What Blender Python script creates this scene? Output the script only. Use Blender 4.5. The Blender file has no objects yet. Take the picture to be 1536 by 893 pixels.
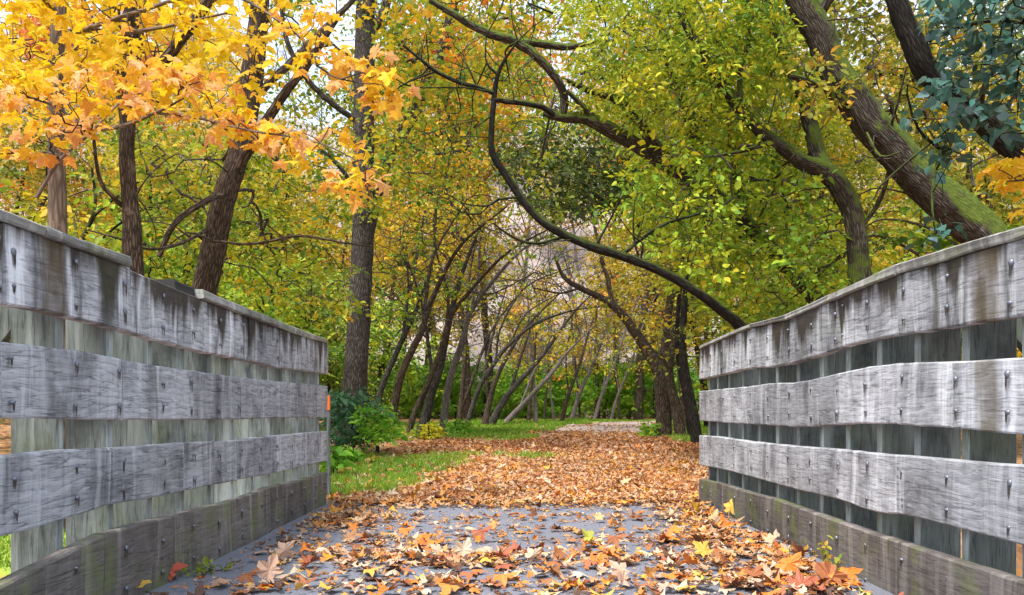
import bpy, math, random
import numpy as np
from mathutils import Vector

random.seed(7)
RNG = np.random.default_rng(7)
scene = bpy.context.scene
COL = scene.collection
R = math.radians

# ------------------------------------------------------------------ camera, sky, sun, exposure
F, HZ, CX, H = 1250.0, 617.0, 768.0, 0.75      # focal length, horizon row, centre column (1536-wide frame), eye height
cam = bpy.data.cameras.new('camera')
cam.sensor_width = 36.0
cam.lens = 36.0 * F / 1536
cam.shift_y = (HZ - 446.5) / 1536
cam.clip_start, cam.clip_end = 0.05, 2000
camo = bpy.data.objects.new('camera', cam)
camo.location = (0, 0, H)
camo.rotation_euler = (R(90), 0, 0)
COL.objects.link(camo)
scene.camera = camo

SUN_DIR = Vector((-0.30, -0.42, 0.85)).normalized()
world = bpy.data.worlds.new('World')
scene.world = world
world.use_nodes = True
wn = world.node_tree.nodes
sky = wn.new('ShaderNodeTexSky')
sky.sky_type = 'NISHITA'
sky.sun_disc = False
sky.sun_elevation = math.asin(SUN_DIR.z)
sky.sun_rotation = math.atan2(SUN_DIR.x, SUN_DIR.y)
sky.air_density = 1.0
sky.dust_density = 5.0
# thin high overcast: the clear sky is seen through an even pale cloud sheet
mixn = wn.new('ShaderNodeMix'); mixn.data_type = 'RGBA'; mixn.inputs[0].default_value = .6
mixn.inputs[7].default_value = (5.3, 6.15, 7.0, 1)
world.node_tree.links.new(sky.outputs[0], mixn.inputs[6])
world.node_tree.links.new(mixn.outputs[2], wn['Background'].inputs[0])
wn['Background'].inputs[1].default_value = 0.15
sl = bpy.data.lights.new('sun', 'SUN')
sl.energy = 2.7
sl.angle = R(12)
sl.color = (1.0, 0.965, 0.90)
so = bpy.data.objects.new('sun', sl)
so.rotation_euler = SUN_DIR.to_track_quat('Z', 'Y').to_euler()
COL.objects.link(so)
scene.view_settings.view_transform = 'Standard'
scene.view_settings.look = 'None'
scene.view_settings.exposure = 1.05
scene.cycles.max_bounces = 8
scene.cycles.transparent_max_bounces = 4

# ------------------------------------------------------------------ helpers
def W(px, py, Y):
    return np.array(((px - CX) * Y / F, Y, H + (HZ - py) * Y / F))

def path_x(y):
    return float(np.interp(y, [-5, 7, 10, 15, 22, 29, 35, 40, 43], [0, 0.02, .4, 1.1, 2.0, 2.9, 4.5, 8, 14]))

def sstep(a, b, v):
    t = np.clip((v - a) / (b - a), 0, 1)
    return t * t * (3 - 2 * t)

def gz(x, y):
    """height of the ground"""
    x = np.asarray(x, float); y = np.asarray(y, float)
    z = 0.009 * np.clip(y - 8, 0, 60)
    z = z + 36 * sstep(52, 118, y) * (1 + .08 * np.sin(x * .05 + 1))
    z = z + 9 * sstep(9, 45, -x) * sstep(6, 30, y) + 5 * sstep(14, 50, x) * sstep(6, 30, y)
    z = z + .03 * np.sin(x * 1.1 + y * .6) * sstep(8, 14, y) + .02 * np.sin(x * 2.3 - y * 1.7) * sstep(8, 14, y)
    rav = (1 - sstep(5.6, 9.0, y)) * sstep(1.85, 3.2, np.abs(x))
    return z - 1.7 * rav

def prop(o, label=None, cat=None, group=None, kind=None):
    if label: o['label'] = label
    if cat: o['category'] = cat
    if group: o['group'] = group
    if kind: o['kind'] = kind
    return o

def empty(name, loc, label=None, cat=None, group=None):
    o = bpy.data.objects.new(name, None)
    o.location = loc
    o.empty_display_size = .2
    COL.objects.link(o)
    return prop(o, label, cat, group)

def link(name, me, parent=None, mat=None):
    o = bpy.data.objects.new(name, me)
    if mat is not None and not me.materials: me.materials.append(mat)
    if parent is not None: o.parent = parent
    COL.objects.link(o)
    return o

def np_mesh(name, verts, loops, sizes, uv=None, hue=None, smooth=False):
    """mesh out of numpy arrays: verts (n,3), flat loop vertex ids, face sizes"""
    me = bpy.data.meshes.new(name)
    verts = np.ascontiguousarray(verts, np.float32)
    loops = np.ascontiguousarray(loops, np.int32)
    sizes = np.ascontiguousarray(sizes, np.int32)
    me.vertices.add(len(verts)); me.vertices.foreach_set('co', verts.ravel())
    me.loops.add(len(loops)); me.loops.foreach_set('vertex_index', loops)
    me.polygons.add(len(sizes))
    starts = np.concatenate(([0], np.cumsum(sizes)[:-1])).astype(np.int32)
    me.polygons.foreach_set('loop_start', starts)
    me.polygons.foreach_set('loop_total', sizes)
    if smooth: me.polygons.foreach_set('use_smooth', np.ones(len(sizes), bool))
    if uv is not None:
        l = me.uv_layers.new(name='UVMap')
        l.data.foreach_set('uv', np.ascontiguousarray(uv, np.float32).ravel())
    if hue is not None:
        a = me.attributes.new('hue', 'FLOAT', 'FACE')
        a.data.foreach_set('value', np.ascontiguousarray(hue, np.float32))
    me.update(calc_edges=True)
    return me

def py_mesh(name, verts, faces, mat=None, smooth=False):
    me = bpy.data.meshes.new(name)
    me.from_pydata([tuple(v) for v in verts], [], faces)
    if smooth:
        for p in me.polygons: p.use_smooth = True
    if mat: me.materials.append(mat)
    me.update()
    return me

# ------------------------------------------------------------------ materials
class NT:
    def __init__(s, name):
        s.m = bpy.data.materials.new(name); s.m.use_nodes = True
        s.t = s.m.node_tree; s.n = s.t.nodes
        s.b = s.n['Principled BSDF']; s.out = s.n['Material Output']
    def add(s, typ, **kw):
        n = s.n.new(typ)
        for k, v in kw.items():
            if k.startswith('i_'):
                key = k[2:].replace('_', ' ')
                n.inputs[key].default_value = v
            else: setattr(n, k, v)
        return n
    def l(s, a, b): s.t.links.new(a, b)
    def ramp(s, fac, stops, interp='LINEAR'):
        r = s.n.new('ShaderNodeValToRGB'); r.color_ramp.interpolation = interp
        e = r.color_ramp.elements
        while len(e) < len(stops): e.new(.5)
        for k, (p, c) in enumerate(stops):
            e[k].position = p
            e[k].color = (c if hasattr(c, '__len__') else (c, c, c)) + (1,) if not hasattr(c, '__len__') or len(c) == 3 else c
        s.l(fac, r.inputs[0]); return r.outputs[0]
    def mix(s, fac, a, b, mode='MIX'):
        n = s.n.new('ShaderNodeMix'); n.data_type = 'RGBA'; n.blend_type = mode
        for v, k in ((fac, 0), (a, 6), (b, 7)):
            if hasattr(v, 'is_output') or hasattr(v, 'links'): s.l(v, n.inputs[k])
            else: n.inputs[k].default_value = v if k == 0 else tuple(v) + (1,) if len(v) == 3 else v
        return n.outputs[2]
    def math(s, op, a, b=None, clamp=False):
        n = s.n.new('ShaderNodeMath'); n.operation = op; n.use_clamp = clamp
        for v, k in ((a, 0), (b, 1)):
            if v is None: continue
            if hasattr(v, 'links'): s.l(v, n.inputs[k])
            else: n.inputs[k].default_value = v
        return n.outputs[0]
    def coords(s, kind='Object', scale=(1, 1, 1), rnd=0.0):
        tc = s.n.new('ShaderNodeTexCoord')
        mp = s.n.new('ShaderNodeMapping'); mp.inputs['Scale'].default_value = scale
        src = tc.outputs[kind]
        if rnd:
            oi = s.n.new('ShaderNodeObjectInfo')
            v = s.n.new('ShaderNodeVectorMath'); v.operation = 'MULTIPLY_ADD'
            s.l(oi.outputs['Random'], v.inputs[0]); v.inputs[1].default_value = (rnd, rnd * 1.7, rnd * .6)
            s.l(src, v.inputs[2]); src = v.outputs[0]
        s.l(src, mp.inputs[0]); return mp.outputs[0]
    def noise(s, vec, scale=5., detail=4., rough=.5, dist=0.):
        n = s.n.new('ShaderNodeTexNoise'); s.l(vec, n.inputs['Vector'])
        n.inputs['Scale'].default_value = scale; n.inputs['Detail'].default_value = detail
        n.inputs['Roughness'].default_value = rough; n.inputs['Distortion'].default_value = dist
        return n.outputs['Fac']
    def bump(s, h, strength=.4, dist=.01):
        n = s.n.new('ShaderNodeBump'); n.inputs['Strength'].default_value = strength
        n.inputs['Distance'].default_value = dist
        s.l(h, n.inputs['Height']); s.l(n.outputs[0], s.b.inputs['Normal'])

def leaf_mat(name, stops, source='attr', trans=.42, rough=.55, spec=.25):
    t = NT(name)
    if source == 'attr':
        a = t.add('ShaderNodeAttribute', attribute_name='hue'); fac = a.outputs['Fac']
    else:
        a = t.add('ShaderNodeObjectInfo'); fac = a.outputs['Random']
    c = t.ramp(fac, stops)
    v = t.coords('Object')
    n1 = t.noise(v, 28., 3.)
    c = t.mix(t.ramp(n1, [(.35, 0.), (.7, .35)]), c, (.16, .07, .02))
    t.l(c, t.b.inputs['Base Color'])
    t.b.inputs['Roughness'].default_value = rough
    t.b.inputs['Specular IOR Level'].default_value = spec
    tr = t.add('ShaderNodeBsdfTranslucent'); t.l(c, tr.inputs[0])
    mx = t.add('ShaderNodeMixShader'); mx.inputs[0].default_value = trans
    t.l(t.b.outputs[0], mx.inputs[1]); t.l(tr.outputs[0], mx.inputs[2]); t.l(mx.outputs[0], t.out.inputs[0])
    return t.m

def bark_mat(name, dark, light, moss=0.0, vs=1.0):
    t = NT(name)
    uv = t.coords('UV', (1, .22, 1))
    n1 = t.noise(uv, 42 * vs, 5, .6, .8)
    vo = t.add('ShaderNodeTexVoronoi', feature='DISTANCE_TO_EDGE'); t.l(uv, vo.inputs['Vector']); vo.inputs['Scale'].default_value = 30 * vs
    ridge = t.math('MULTIPLY', t.ramp(vo.outputs['Distance'], [(0., 0.), (.28, 1.)]), n1)
    o = t.coords('Object')
    n2 = t.noise(o, 2.3, 4, .6)
    c = t.mix(t.ramp(ridge, [(.08, 0.), (.55, 1.)]), dark, light)
    c = t.mix(t.ramp(n2, [(.4, 0.), (.75, .55)]), c, tuple(v * .55 for v in dark))
    n3 = t.noise(o, 5.5, 5, .7)
    c = t.mix(t.ramp(n3, [(.6, 0.), (.72, .5)]), c, tuple(min(.3, v * 1.5 + .01) for v in light))
    if moss:
        g = t.add('ShaderNodeNewGeometry')
        sp = t.add('ShaderNodeSeparateXYZ'); t.l(g.outputs['Normal'], sp.inputs[0])
        k = t.math('ADD', t.math('MULTIPLY', sp.outputs[2], .5), t.noise(o, 3.2, 5, .65))
        k = t.ramp(k, [(.62 - .2 * moss, 0.), (.78 - .2 * moss, 1.)])
        mc = t.mix(t.noise(o, 40, 3), (.035, .06, .010), (.13, .17, .025))
        c = t.mix(t.math('MULTIPLY', k, min(1., moss + .3)), c, mc)
    t.l(c, t.b.inputs['Base Color'])
    t.b.inputs['Roughness'].default_value = .9
    t.b.inputs['Specular IOR Level'].default_value = .15
    t.bump(ridge, .9, .02)
    return t.m

def wood_mat(name, dark, mid, light, stain=.0, topstain=False, green=0., axis='Y', run=.4, wash=.75, bands=()):
    """weathered timber; grain runs along AXIS"""
    t = NT(name)
    sc = {'Y': (1, .09, 1), 'Z': (1, 1, .07)}[axis]
    v = t.coords('Object', sc, 37.)
    v0 = t.coords('Object', (1, 1, 1), 23.)
    warp = t.noise(t.coords('Object', (1, .5, 1) if axis == 'Y' else (1, 1, .35), 11.), 5.5, 2, .5)
    wv = t.add('ShaderNodeTexWave', wave_type='BANDS', bands_direction='Z' if axis == 'Y' else 'X', wave_profile='SAW')
    t.l(v, wv.inputs['Vector']); wv.inputs['Scale'].default_value = 9.; wv.inputs['Distortion'].default_value = 0.
    wv.inputs['Phase Offset'].default_value = 0
    t.l(t.math('MULTIPLY', warp, 26.), wv.inputs['Phase Offset'])
    grain = t.noise(v, 70, 5, .65, .5)
    g = t.math('ADD', t.math('MULTIPLY', wv.outputs['Fac'], .20), t.math('MULTIPLY', grain, .92))
    c = t.mix(t.ramp(g, [(.25, 0.), (.8, 1.)]), mid, light)
    fine = t.ramp(t.noise(v, 160, 3, .6), [(.3, 1.), (.42, 0.)])
    c = t.mix(t.math('MULTIPLY', fine, .7), c, dark)
    # growth rings sawn through: thin dark wavering lines
    ring = t.ramp(wv.outputs['Fac'], [(.0, .5), (.14, .0), (.9, 0.), (1., .5)])
    c = t.mix(t.math('MULTIPLY', ring, t.ramp(t.noise(v0, 4.3, 3), [(.40, 0.), (.6, .8)])), c, dark)
    blot = t.noise(v0, 3.1, 6, .68)
    c = t.mix(t.ramp(blot, [(.46, 0.), (.68, .75)]), c, dark)
    ds = t.noise(t.coords('Object', (1, 1, .16), 71.), 11., 5, .7, .3)
    c = t.mix(t.ramp(ds, [(.53, 0.), (.66, run)]), c, tuple(x * 1.1 for x in dark))
    # whitish and dark streaks that ran down the boards
    vs = t.coords('Object', (1, 1, .10), 51.)
    st = t.noise(vs, 9.5, 5, .65, .2)
    c = t.mix(t.ramp(st, [(.52, 0.), (.66, wash)]), c, tuple(min(1, x * 1.5) for x in light))
    if stain:
        st2 = t.noise(vs, 5.3, 4, .6, .1)
        k = t.ramp(st2, [(.56, 0.), (.68, 1.)])
        if topstain:
            a = t.add('ShaderNodeAttribute', attribute_name='hue')
            k = t.ramp(t.math('ADD', st2, t.math('MULTIPLY', t.math('SUBTRACT', a.outputs['Fac'], .5), .30)), [(.52, 0.), (.64, 1.)])
        c = t.mix(t.math('MULTIPLY', k, stain), c, (.035, .028, .02))
    # drying cracks along the grain, knots, and a tone of its own for every board
    ck = t.noise(t.coords('Object', (1, .05, 1) if axis == 'Y' else (1, 1, .05), 63.), 19., 3, .55)
    c = t.mix(t.ramp(ck, [(.488, 0.), (.5, .6), (.512, 0.)]), c, tuple(x * .5 for x in dark))
    kn = t.add('ShaderNodeTexVoronoi'); t.l(t.coords('Object', (.3, .62, 1) if axis == 'Y' else (1, 1, .5), 19.), kn.inputs['Vector']); kn.inputs['Scale'].default_value = 2.3
    c = t.mix(t.ramp(kn.outputs['Distance'], [(.035, .9), (.06, .25), (.085, .6), (.11, 0.)]), c, tuple(x * .9 for x in dark))
    oi = t.add('ShaderNodeObjectInfo'); hv = t.add('ShaderNodeHueSaturation'); t.l(c, hv.inputs['Color'])
    mr = t.add('ShaderNodeMapRange'); mr.inputs[3].default_value = .84; mr.inputs[4].default_value = 1.34; t.l(oi.outputs['Random'], mr.inputs[0]); t.l(mr.outputs[0], hv.inputs['Value'])
    c = hv.outputs[0]
    if bands:
        # brown tannin stains where water has run down for years
        oy = t.add('ShaderNodeSeparateXYZ'); t.l(t.coords('Object'), oy.inputs[0])
        wob = t.math('MULTIPLY', t.math('SUBTRACT', t.noise(t.coords('Object', (1, 1, .35)), 7., 4, .6), .5), .16)
        for y0, hw, col in bands:
            d = t.math('ABSOLUTE', t.math('ADD', t.math('SUBTRACT', oy.outputs[1], y0), wob))
            m = t.ramp(d, [(max(0., hw - .025), .85), (hw + .02, 0.)])
            c = t.mix(t.math('MULTIPLY', m, t.ramp(t.noise(v0, 9., 4), [(.3, .65), (.6, 1.)])), c, col)
    if green:
        gn = t.noise(v0, 4.4, 4, .6)
        c = t.mix(t.ramp(gn, [(.5, 0.), (.72, green)]), c, (.14, .17, .05))
    t.l(c, t.b.inputs['Base Color'])
    t.b.inputs['Roughness'].default_value = .82
    t.b.inputs['Specular IOR Level'].default_value = .2
    t.bump(g, .55, .006)
    return t.m

M = {}
M['plank'] = wood_mat('weathered plank', (.060, .061, .066), (.21, .213, .228), (.47, .475, .50), .4, run=.35, wash=.42)
M['plank_stained'] = wood_mat('weathered plank with tannin stain', (.060, .061, .066), (.21, .213, .228), (.47, .475, .50), .4, run=.35, wash=.5, bands=((-1.87, .05, (.11, .09, .06)),))
M['plank_top'] = wood_mat('weathered top plank', (.050, .050, .053), (.21, .213, .228), (.48, .485, .51), .95, True, .15, run=.7, bands=((-1.87, .075, (.085, .062, .032)), (-1.54, .03, (.03, .026, .02)), (-1.98, .02, (.03, .026, .02))))
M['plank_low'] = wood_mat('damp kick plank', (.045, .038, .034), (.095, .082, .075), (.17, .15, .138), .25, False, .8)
M['cap'] = wood_mat('cap rail wood', (.09, .085, .075), (.17, .165, .15), (.28, .275, .26), .4, False, .5)
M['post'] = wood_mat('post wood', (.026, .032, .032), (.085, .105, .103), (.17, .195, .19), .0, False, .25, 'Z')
M['post_edge_lit'] = wood_mat('lit weathered post edge', (.09, .10, .10), (.20, .225, .22), (.34, .37, .36), .0, False, .35, 'Z')  # lighter copy of post wood: light on path-facing faces painted into its colour
t = NT('galvanised bolt'); t.b.inputs['Base Color'].default_value = (.20, .21, .25, 1); t.b.inputs['Metallic'].default_value = .75; t.b.inputs['Roughness'].default_value = .45; M['bolt'] = t.m
t = NT('rust stain'); t.b.inputs['Base Color'].default_value = (.045, .036, .030, 1); t.b.inputs['Roughness'].default_value = .9; M['rust'] = t.m
t = NT('black rubber'); t.b.inputs['Base Color'].default_value = (.012, .012, .013, 1); t.b.inputs['Roughness'].default_value = .7; M['rubber'] = t.m
t = NT('orange plastic'); t.b.inputs['Base Color'].default_value = (.8, .17, .02, 1); t.b.inputs['Roughness'].default_value = .5; M['orange'] = t.m

M['bark_grey'] = bark_mat('grey bark', (.032, .027, .024), (.155, .135, .12))
M['bark_brown'] = bark_mat('brown bark', (.036, .025, .018), (.17, .125, .092))
M['bark_smooth'] = bark_mat('smooth tan bark', (.12, .09, .07), (.26, .20, .155), 0, .5)
M['bark_dark'] = bark_mat('dark bark', (.008, .007, .006), (.040, .034, .028), .22)
M['bark_moss'] = bark_mat('mossy bark', (.026, .021, .016), (.125, .105, .085), .8)
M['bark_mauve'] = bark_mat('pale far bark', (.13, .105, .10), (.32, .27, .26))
M['twig'] = bark_mat('twig bark', (.045, .036, .03), (.15, .125, .105))

M['l_maple'] = leaf_mat('yellow maple leaf', [(0, (.85, .62, .02)), (.35, (.86, .55, .02)), (.6, (.85, .46, .05)), (.8, (.85, .50, .20)), (1, (.68, .26, .04))], trans=.45)
#M['l_maple_obj'] = leaf_mat('yellow maple leaf single', [(0, (.82, .50, .015)), (.4, (.82, .40, .012)), (.7, (.80, .28, .02)), (.9, (.80, .33, .12)), (1, (.50, .10, .015))], 'obj', .45)
M['l_yelgreen'] = leaf_mat('yellow green leaf', [(0, (.07, .17, .02)), (.3, (.22, .33, .025)), (.6, (.50, .48, .025)), (1, (.75, .44, .02))])
M['l_green'] = leaf_mat('light green leaf', [(0, (.05, .15, .02)), (.4, (.18, .36, .025)), (.75, (.42, .54, .03)), (1, (.70, .60, .03))], trans=.34)
M['l_lime'] = leaf_mat('lime leaf', [(0, (.10, .24, .025)), (.4, (.38, .48, .03)), (1, (.76, .64, .03))], trans=.34)
M['l_olive'] = leaf_mat('olive leaf', [(0, (.07, .12, .02)), (.4, (.22, .26, .03)), (.7, (.45, .38, .03)), (1, (.60, .28, .03))])
M['l_dark'] = leaf_mat('dark green leaf', [(0, (.015, .05, .015)), (.6, (.05, .11, .02)), (1, (.22, .27, .03))], trans=.25)
M['l_teal'] = leaf_mat('blue green leaf', [(0, (.008, .07, .055)), (.6, (.03, .15, .12)), (1, (.09, .22, .19))], trans=.25)
M['l_teal_obj'] = leaf_mat('blue green leaf single', [(0, (.01, .075, .065)), (.6, (.03, .15, .12)), (.92, (.10, .24, .22)), (1, (.5, .35, .02))], 'obj', .25)
M['l_mixed'] = leaf_mat('mixed autumn leaf', [(0, (.10, .22, .02)), (.3, (.30, .36, .02)), (.6, (.68, .44, .02)), (.85, (.78, .25, .02)), (1, (.62, .12, .02))])
M['l_yellow'] = leaf_mat('yellow leaf', [(0, (.34, .36, .03)), (.4, (.66, .50, .03)), (.8, (.78, .46, .04)), (1, (.75, .26, .05))])
M['l_orange'] = leaf_mat('orange leaf', [(0, (.70, .38, .03)), (.5, (.76, .25, .03)), (1, (.62, .12, .04))])
M['l_bright'] = leaf_mat('bright green leaf', [(0, (.06, .24, .02)), (.6, (.17, .42, .025)), (1, (.42, .55, .05))])
M['l_fargreen'] = leaf_mat('fresh green leaf', [(0, (.10, .34, .03)), (.6, (.26, .54, .04)), (1, (.52, .64, .07))], trans=.5)
FALL = [(0, (.050, .022, .014)), (.08, (.16, .055, .022)), (.20, (.36, .14, .05)), (.30, (.44, .22, .10)), (.46, (.54, .34, .19)), (.62, (.64, .49, .35)), (.70, (.60, .30, .09)), (.86, (.60, .18, .025)), (.94, (.66, .40, .05)), (1, (.52, .13, .03))]
M['l_fallen'] = leaf_mat('fallen leaf', FALL, trans=.12, rough=.6)

def flat_leaf(name, col):
    t = NT(name)
    v = t.coords('Object', (1, 1, 1), 9.)
    n = t.noise(v, 26., 4)
    n2 = t.noise(v, 9., 3)
    c = t.mix(t.ramp(n2, [(.35, 0.), (.7, .6)]), col, tuple(min(.85, x * .55 + .06) for x in col))
    c = t.mix(t.ramp(n, [(.45, 0.), (.75, .55)]), c, tuple(x * .35 for x in col))
    t.l(c, t.b.inputs['Base Color']); t.b.inputs['Roughness'].default_value = .55
    t.b.inputs['Specular IOR Level'].default_value = .3
    t.bump(n, .3, .004)
    return t.m
FCOL = {'pale tan': (.56, .41, .28), 'pinkish tan': (.52, .32, .22), 'cream': (.64, .50, .34), 'orange': (.70, .20, .02), 'rusty brown': (.34, .11, .035),
        'dark brown': (.10, .04, .022), 'golden yellow': (.62, .36, .05), 'red brown': (.36, .09, .035), 'red': (.50, .09, .045), 'yellow green': (.45, .45, .06)}
for k, c in FCOL.items(): M['f_' + k] = flat_leaf('fallen leaf ' + k, c)
# ------------------------------------------------------------------ ground
def ground_mat():
    t = NT('leaf littered earth')
    v = t.coords('Object')
    vo = t.add('ShaderNodeTexVoronoi'); t.l(v, vo.inputs['Vector']); vo.inputs['Scale'].default_value = 11.
    sp = t.add('ShaderNodeSeparateColor'); t.l(vo.outputs['Color'], sp.inputs[0])
    litter = t.ramp(sp.outputs[0], [(0, (.05, .03, .02)), (.2, (.18, .08, .035)), (.4, (.34, .17, .08)), (.65, (.52, .33, .21)), (.85, (.52, .20, .05)), (1, (.46, .30, .06))])
    n = t.noise(v, .7, 6, .65)
    c = t.mix(t.ramp(n, [(.4, 0.), (.7, .6)]), litter, (.12, .075, .045))
    # grassy ground along the left of the trail
    sx = t.add('ShaderNodeSeparateXYZ'); t.l(v, sx.inputs[0])
    a = t.add('ShaderNodeAttribute', attribute_name='grass')
    gn = t.math('ADD', t.noise(v, 1.3, 5, .6), t.math('SUBTRACT', a.outputs['Fac'], .62))
    hl = t.add('ShaderNodeMapRange'); hl.inputs[1].default_value = 48; hl.inputs[2].default_value = 62; t.l(sx.outputs[1], hl.inputs[0])
    brush = t.mix(t.noise(v, 3., 6, .7), (.26, .23, .23), (.52, .47, .46))
    c = t.mix(t.math('MULTIPLY', hl.outputs[0], .85), c, brush)
    grass = t.mix(t.noise(v, 9., 4), (.10, .23, .03), (.34, .42, .06))
    c = t.mix(t.ramp(gn, [(.40, 0.), (.56, .85)]), c, grass)
    t.l(c, t.b.inputs['Base Color']); t.b.inputs['Roughness'].default_value = .9
    t.b.inputs['Specular IOR Level'].default_value = .15
    t.bump(sp.outputs[1], .6, .02)
    return t.m
M['ground'] = ground_mat()

def grass_amount(x, y):
    x = np.asarray(x, float); y = np.asarray(y, float)
    px = np.interp(y, [-5, 7, 10, 15, 22, 29, 35, 40, 43], [0, 0.02, .4, 1.1, 2.0, 2.9, 4.5, 8, 14])
    left = sstep(1.0, 1.6, px - x) * (1 - sstep(6.5, 9, px - x)) * sstep(7.0, 7.8, y) * (1 - sstep(40, 48, y))
    left = left * (1 - .85 * sstep(13.2, 13.8, y) * (1 - sstep(19, 20, y)))  # grass thinned along the strip where shade is painted across the trail
    right = sstep(1.7, 2.4, x - px) * (1 - sstep(5, 7, x - px)) * sstep(16, 18, y) * (1 - sstep(34, 40, y))
    spots = 0
    for a, b, sa, sb, w in ((-1.75, 9.0, .8, 1.2, 1.), (-1.2, 12.0, .7, .55, 1.), (.25, 12.7, .75, .5, 1.), (-2.2, 11, .6, 1.5, .9), (-1.6, 7.6, .35, .5, .9)):
        spots = np.maximum(spots, w * np.exp(-((x - a) / sa) ** 2 - ((y - b) / sb) ** 2))
    return np.maximum(np.maximum(left, .75 * right), spots)

xs = np.unique(np.concatenate([np.linspace(-400, -60, 18), np.linspace(-60, -12, 33), np.linspace(-12, 14, 105), np.linspace(14, 60, 33), np.linspace(60, 400, 18)]))
ys = np.unique(np.concatenate([np.linspace(-300, -6, 20), np.linspace(-6, 45, 155), np.linspace(45, 140, 60), np.linspace(140, 900, 24)]))
gx, gy = np.meshgrid(xs, ys)
gv = np.stack([gx, gy, gz(gx, gy) - .012], -1).reshape(-1, 3)
nx, ny = len(xs), len(ys)
idx = np.arange(nx * ny).reshape(ny, nx)
q = np.stack([idx[:-1, :-1], idx[:-1, 1:], idx[1:, 1:], idx[1:, :-1]], -1).reshape(-1, 4)
# the deck's own footprint is cut out of the ground (it spans the dip)
gme = np_mesh('ground', gv, q.ravel(), np.full(len(q), 4), smooth=True)
ga = gme.attributes.new('grass', 'FLOAT', 'POINT')
ga.data.foreach_set('value', grass_amount(gv[:, 0], gv[:, 1]).astype(np.float32))
prop(link('ground', gme, None, M['ground']), kind='structure')

# asphalt of the bridge
t = NT('weathered asphalt')
v = t.coords('Object')
n = t.noise(v, 140, 4, .7); n2 = t.noise(v, 1.6, 5, .6); n3 = t.noise(v, 22, 4, .6)
c = t.mix(t.ramp(n, [(.35, 0.), (.68, 1.)]), (.075, .08, .10), (.28, .29, .35))
c = t.mix(t.ramp(n2, [(.4, 0.), (.7, .5)]), c, (.11, .11, .13))
c = t.mix(t.ramp(n3, [(.58, 0.), (.7, .35)]), c, (.06, .06, .07))
t.l(c, t.b.inputs['Base Color']); t.b.inputs['Roughness'].default_value = .8
t.bump(n, .7, .006); M['asphalt'] = t.m
def slab(name, x0, x1, y0, y1, z0, z1, mat, parent=None, n=1):
    vs = [(x0, y0, z0), (x1, y0, z0), (x1, y1, z0), (x0, y1, z0), (x0, y0, z1), (x1, y0, z1), (x1, y1, z1), (x0, y1, z1)]
    fs = [(0, 3, 2, 1), (4, 5, 6, 7), (0, 1, 5, 4), (1, 2, 6, 5), (2, 3, 7, 6), (3, 0, 4, 7)]
    return link(name, py_mesh(name, vs, fs, mat), parent)
prop(slab('path', -1.66, 1.72, -4, 6.9, -.35, .0, M['asphalt']), kind='structure')

# trail ribbon beyond the bridge
def trail_mat():
    t = NT('gravel trail')
    v = t.coords('Object')
    vo = t.add('ShaderNodeTexVoronoi'); t.l(v, vo.inputs['Vector']); vo.inputs['Scale'].default_value = 12.
    sp = t.add('ShaderNodeSeparateColor'); t.l(vo.outputs['Color'], sp.inputs[0])
    leaf = t.ramp(sp.outputs[0], [(0, (.10, .05, .03)), (.25, (.30, .13, .06)), (.5, (.55, .33, .22)), (.75, (.62, .42, .31)), (.9, (.6, .2, .04)), (1, (.56, .36, .07))])
    grav = t.mix(t.noise(v, 60, 3), (.22, .20, .20), (.42, .38, .38))
    sx = t.add('ShaderNodeSeparateXYZ'); t.l(v, sx.inputs[0])
    k = t.add('ShaderNodeMapRange'); k.inputs[1].default_value = 23; k.inputs[2].default_value = 26; t.l(sx.outputs[1], k.inputs[0])
    kk = t.math('MULTIPLY', k.outputs[0], t.ramp(t.noise(v, 2.2, 4), [(.25, 1.), (.75, .5)]))
    c = t.mix(kk, leaf, grav)
    t.l(c, t.b.inputs['Base Color']); t.b.inputs['Roughness'].default_value = .9
    t.bump(sp.outputs[1], .5, .02)
    return t.m
tv, tf = [], []
yy = np.linspace(6.905, 43, 110)
for i, y in enumerate(yy):
    cx = path_x(y); hw = 1.55 + .008 * (y - 7) + .12 * math.sin(y * 1.7)
    for k in range(9):
        x = cx + hw * (k / 4 - 1)
        edge = abs(k / 4 - 1)
        tv.append((x, y, float(gz(x, y)) + .004 - .014 * (edge > .99)))
for i in range(len(yy) - 1):
    for k in range(8):
        a = i * 9 + k; tf.append((a, a + 1, a + 10, a + 9))
prop(link('trail', py_mesh('trail', tv, tf, trail_mat(), True)), kind='structure')

# ------------------------------------------------------------------ leaves
def T_simple(w=.27, curl=.10):
    v = [(0, 0, 0), (.30, w, .05), (.66, w * .8, .03), (1, 0, -curl), (.66, -w * .8, .03), (.30, -w, .05)]
    return np.array(v), [(0, 3, 2, 1), (0, 5, 4, 3)]
def T_quad(w=.33):
    v = [(0, 0, 0), (.45, w, .08), (1, 0, -.06), (.45, -w, .08)]
    return np.array(v), [(0, 2, 1), (0, 3, 2)]
def T_maple(side, curl=(.25, .18), rough=0., seed=0, stem=False, fold=0., torn=0.):
    rg = random.Random(seed)
    right = [(a, -b) for a, b in side]
    pts = [(.28, 0)] + side + [(1, 0)] + right[::-1]
    def zz(a, b): return -curl[0] * b * b * 2 - curl[1] * (a - .3) ** 2 + rg.uniform(-rough, rough)
    v = [(a + rg.uniform(-torn, torn), b * (1 + (rg.uniform(-2.5, 1.) * torn if b else 0)), zz(a, b) + fold * abs(b)) for a, b in pts]
    v[0] = (.28, 0, .0)
    n = len(pts) - 1
    f = [(0, k + 1, k) for k in range(1, n)]
    if stem:
        b = len(v); d = rg.uniform(-.2, .2)
        v += [(0, .012, 0), (0, -.012, 0), (-.45, d, .05)]
        f.append((b, b + 1, b + 2))
    return np.array(v), f
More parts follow.
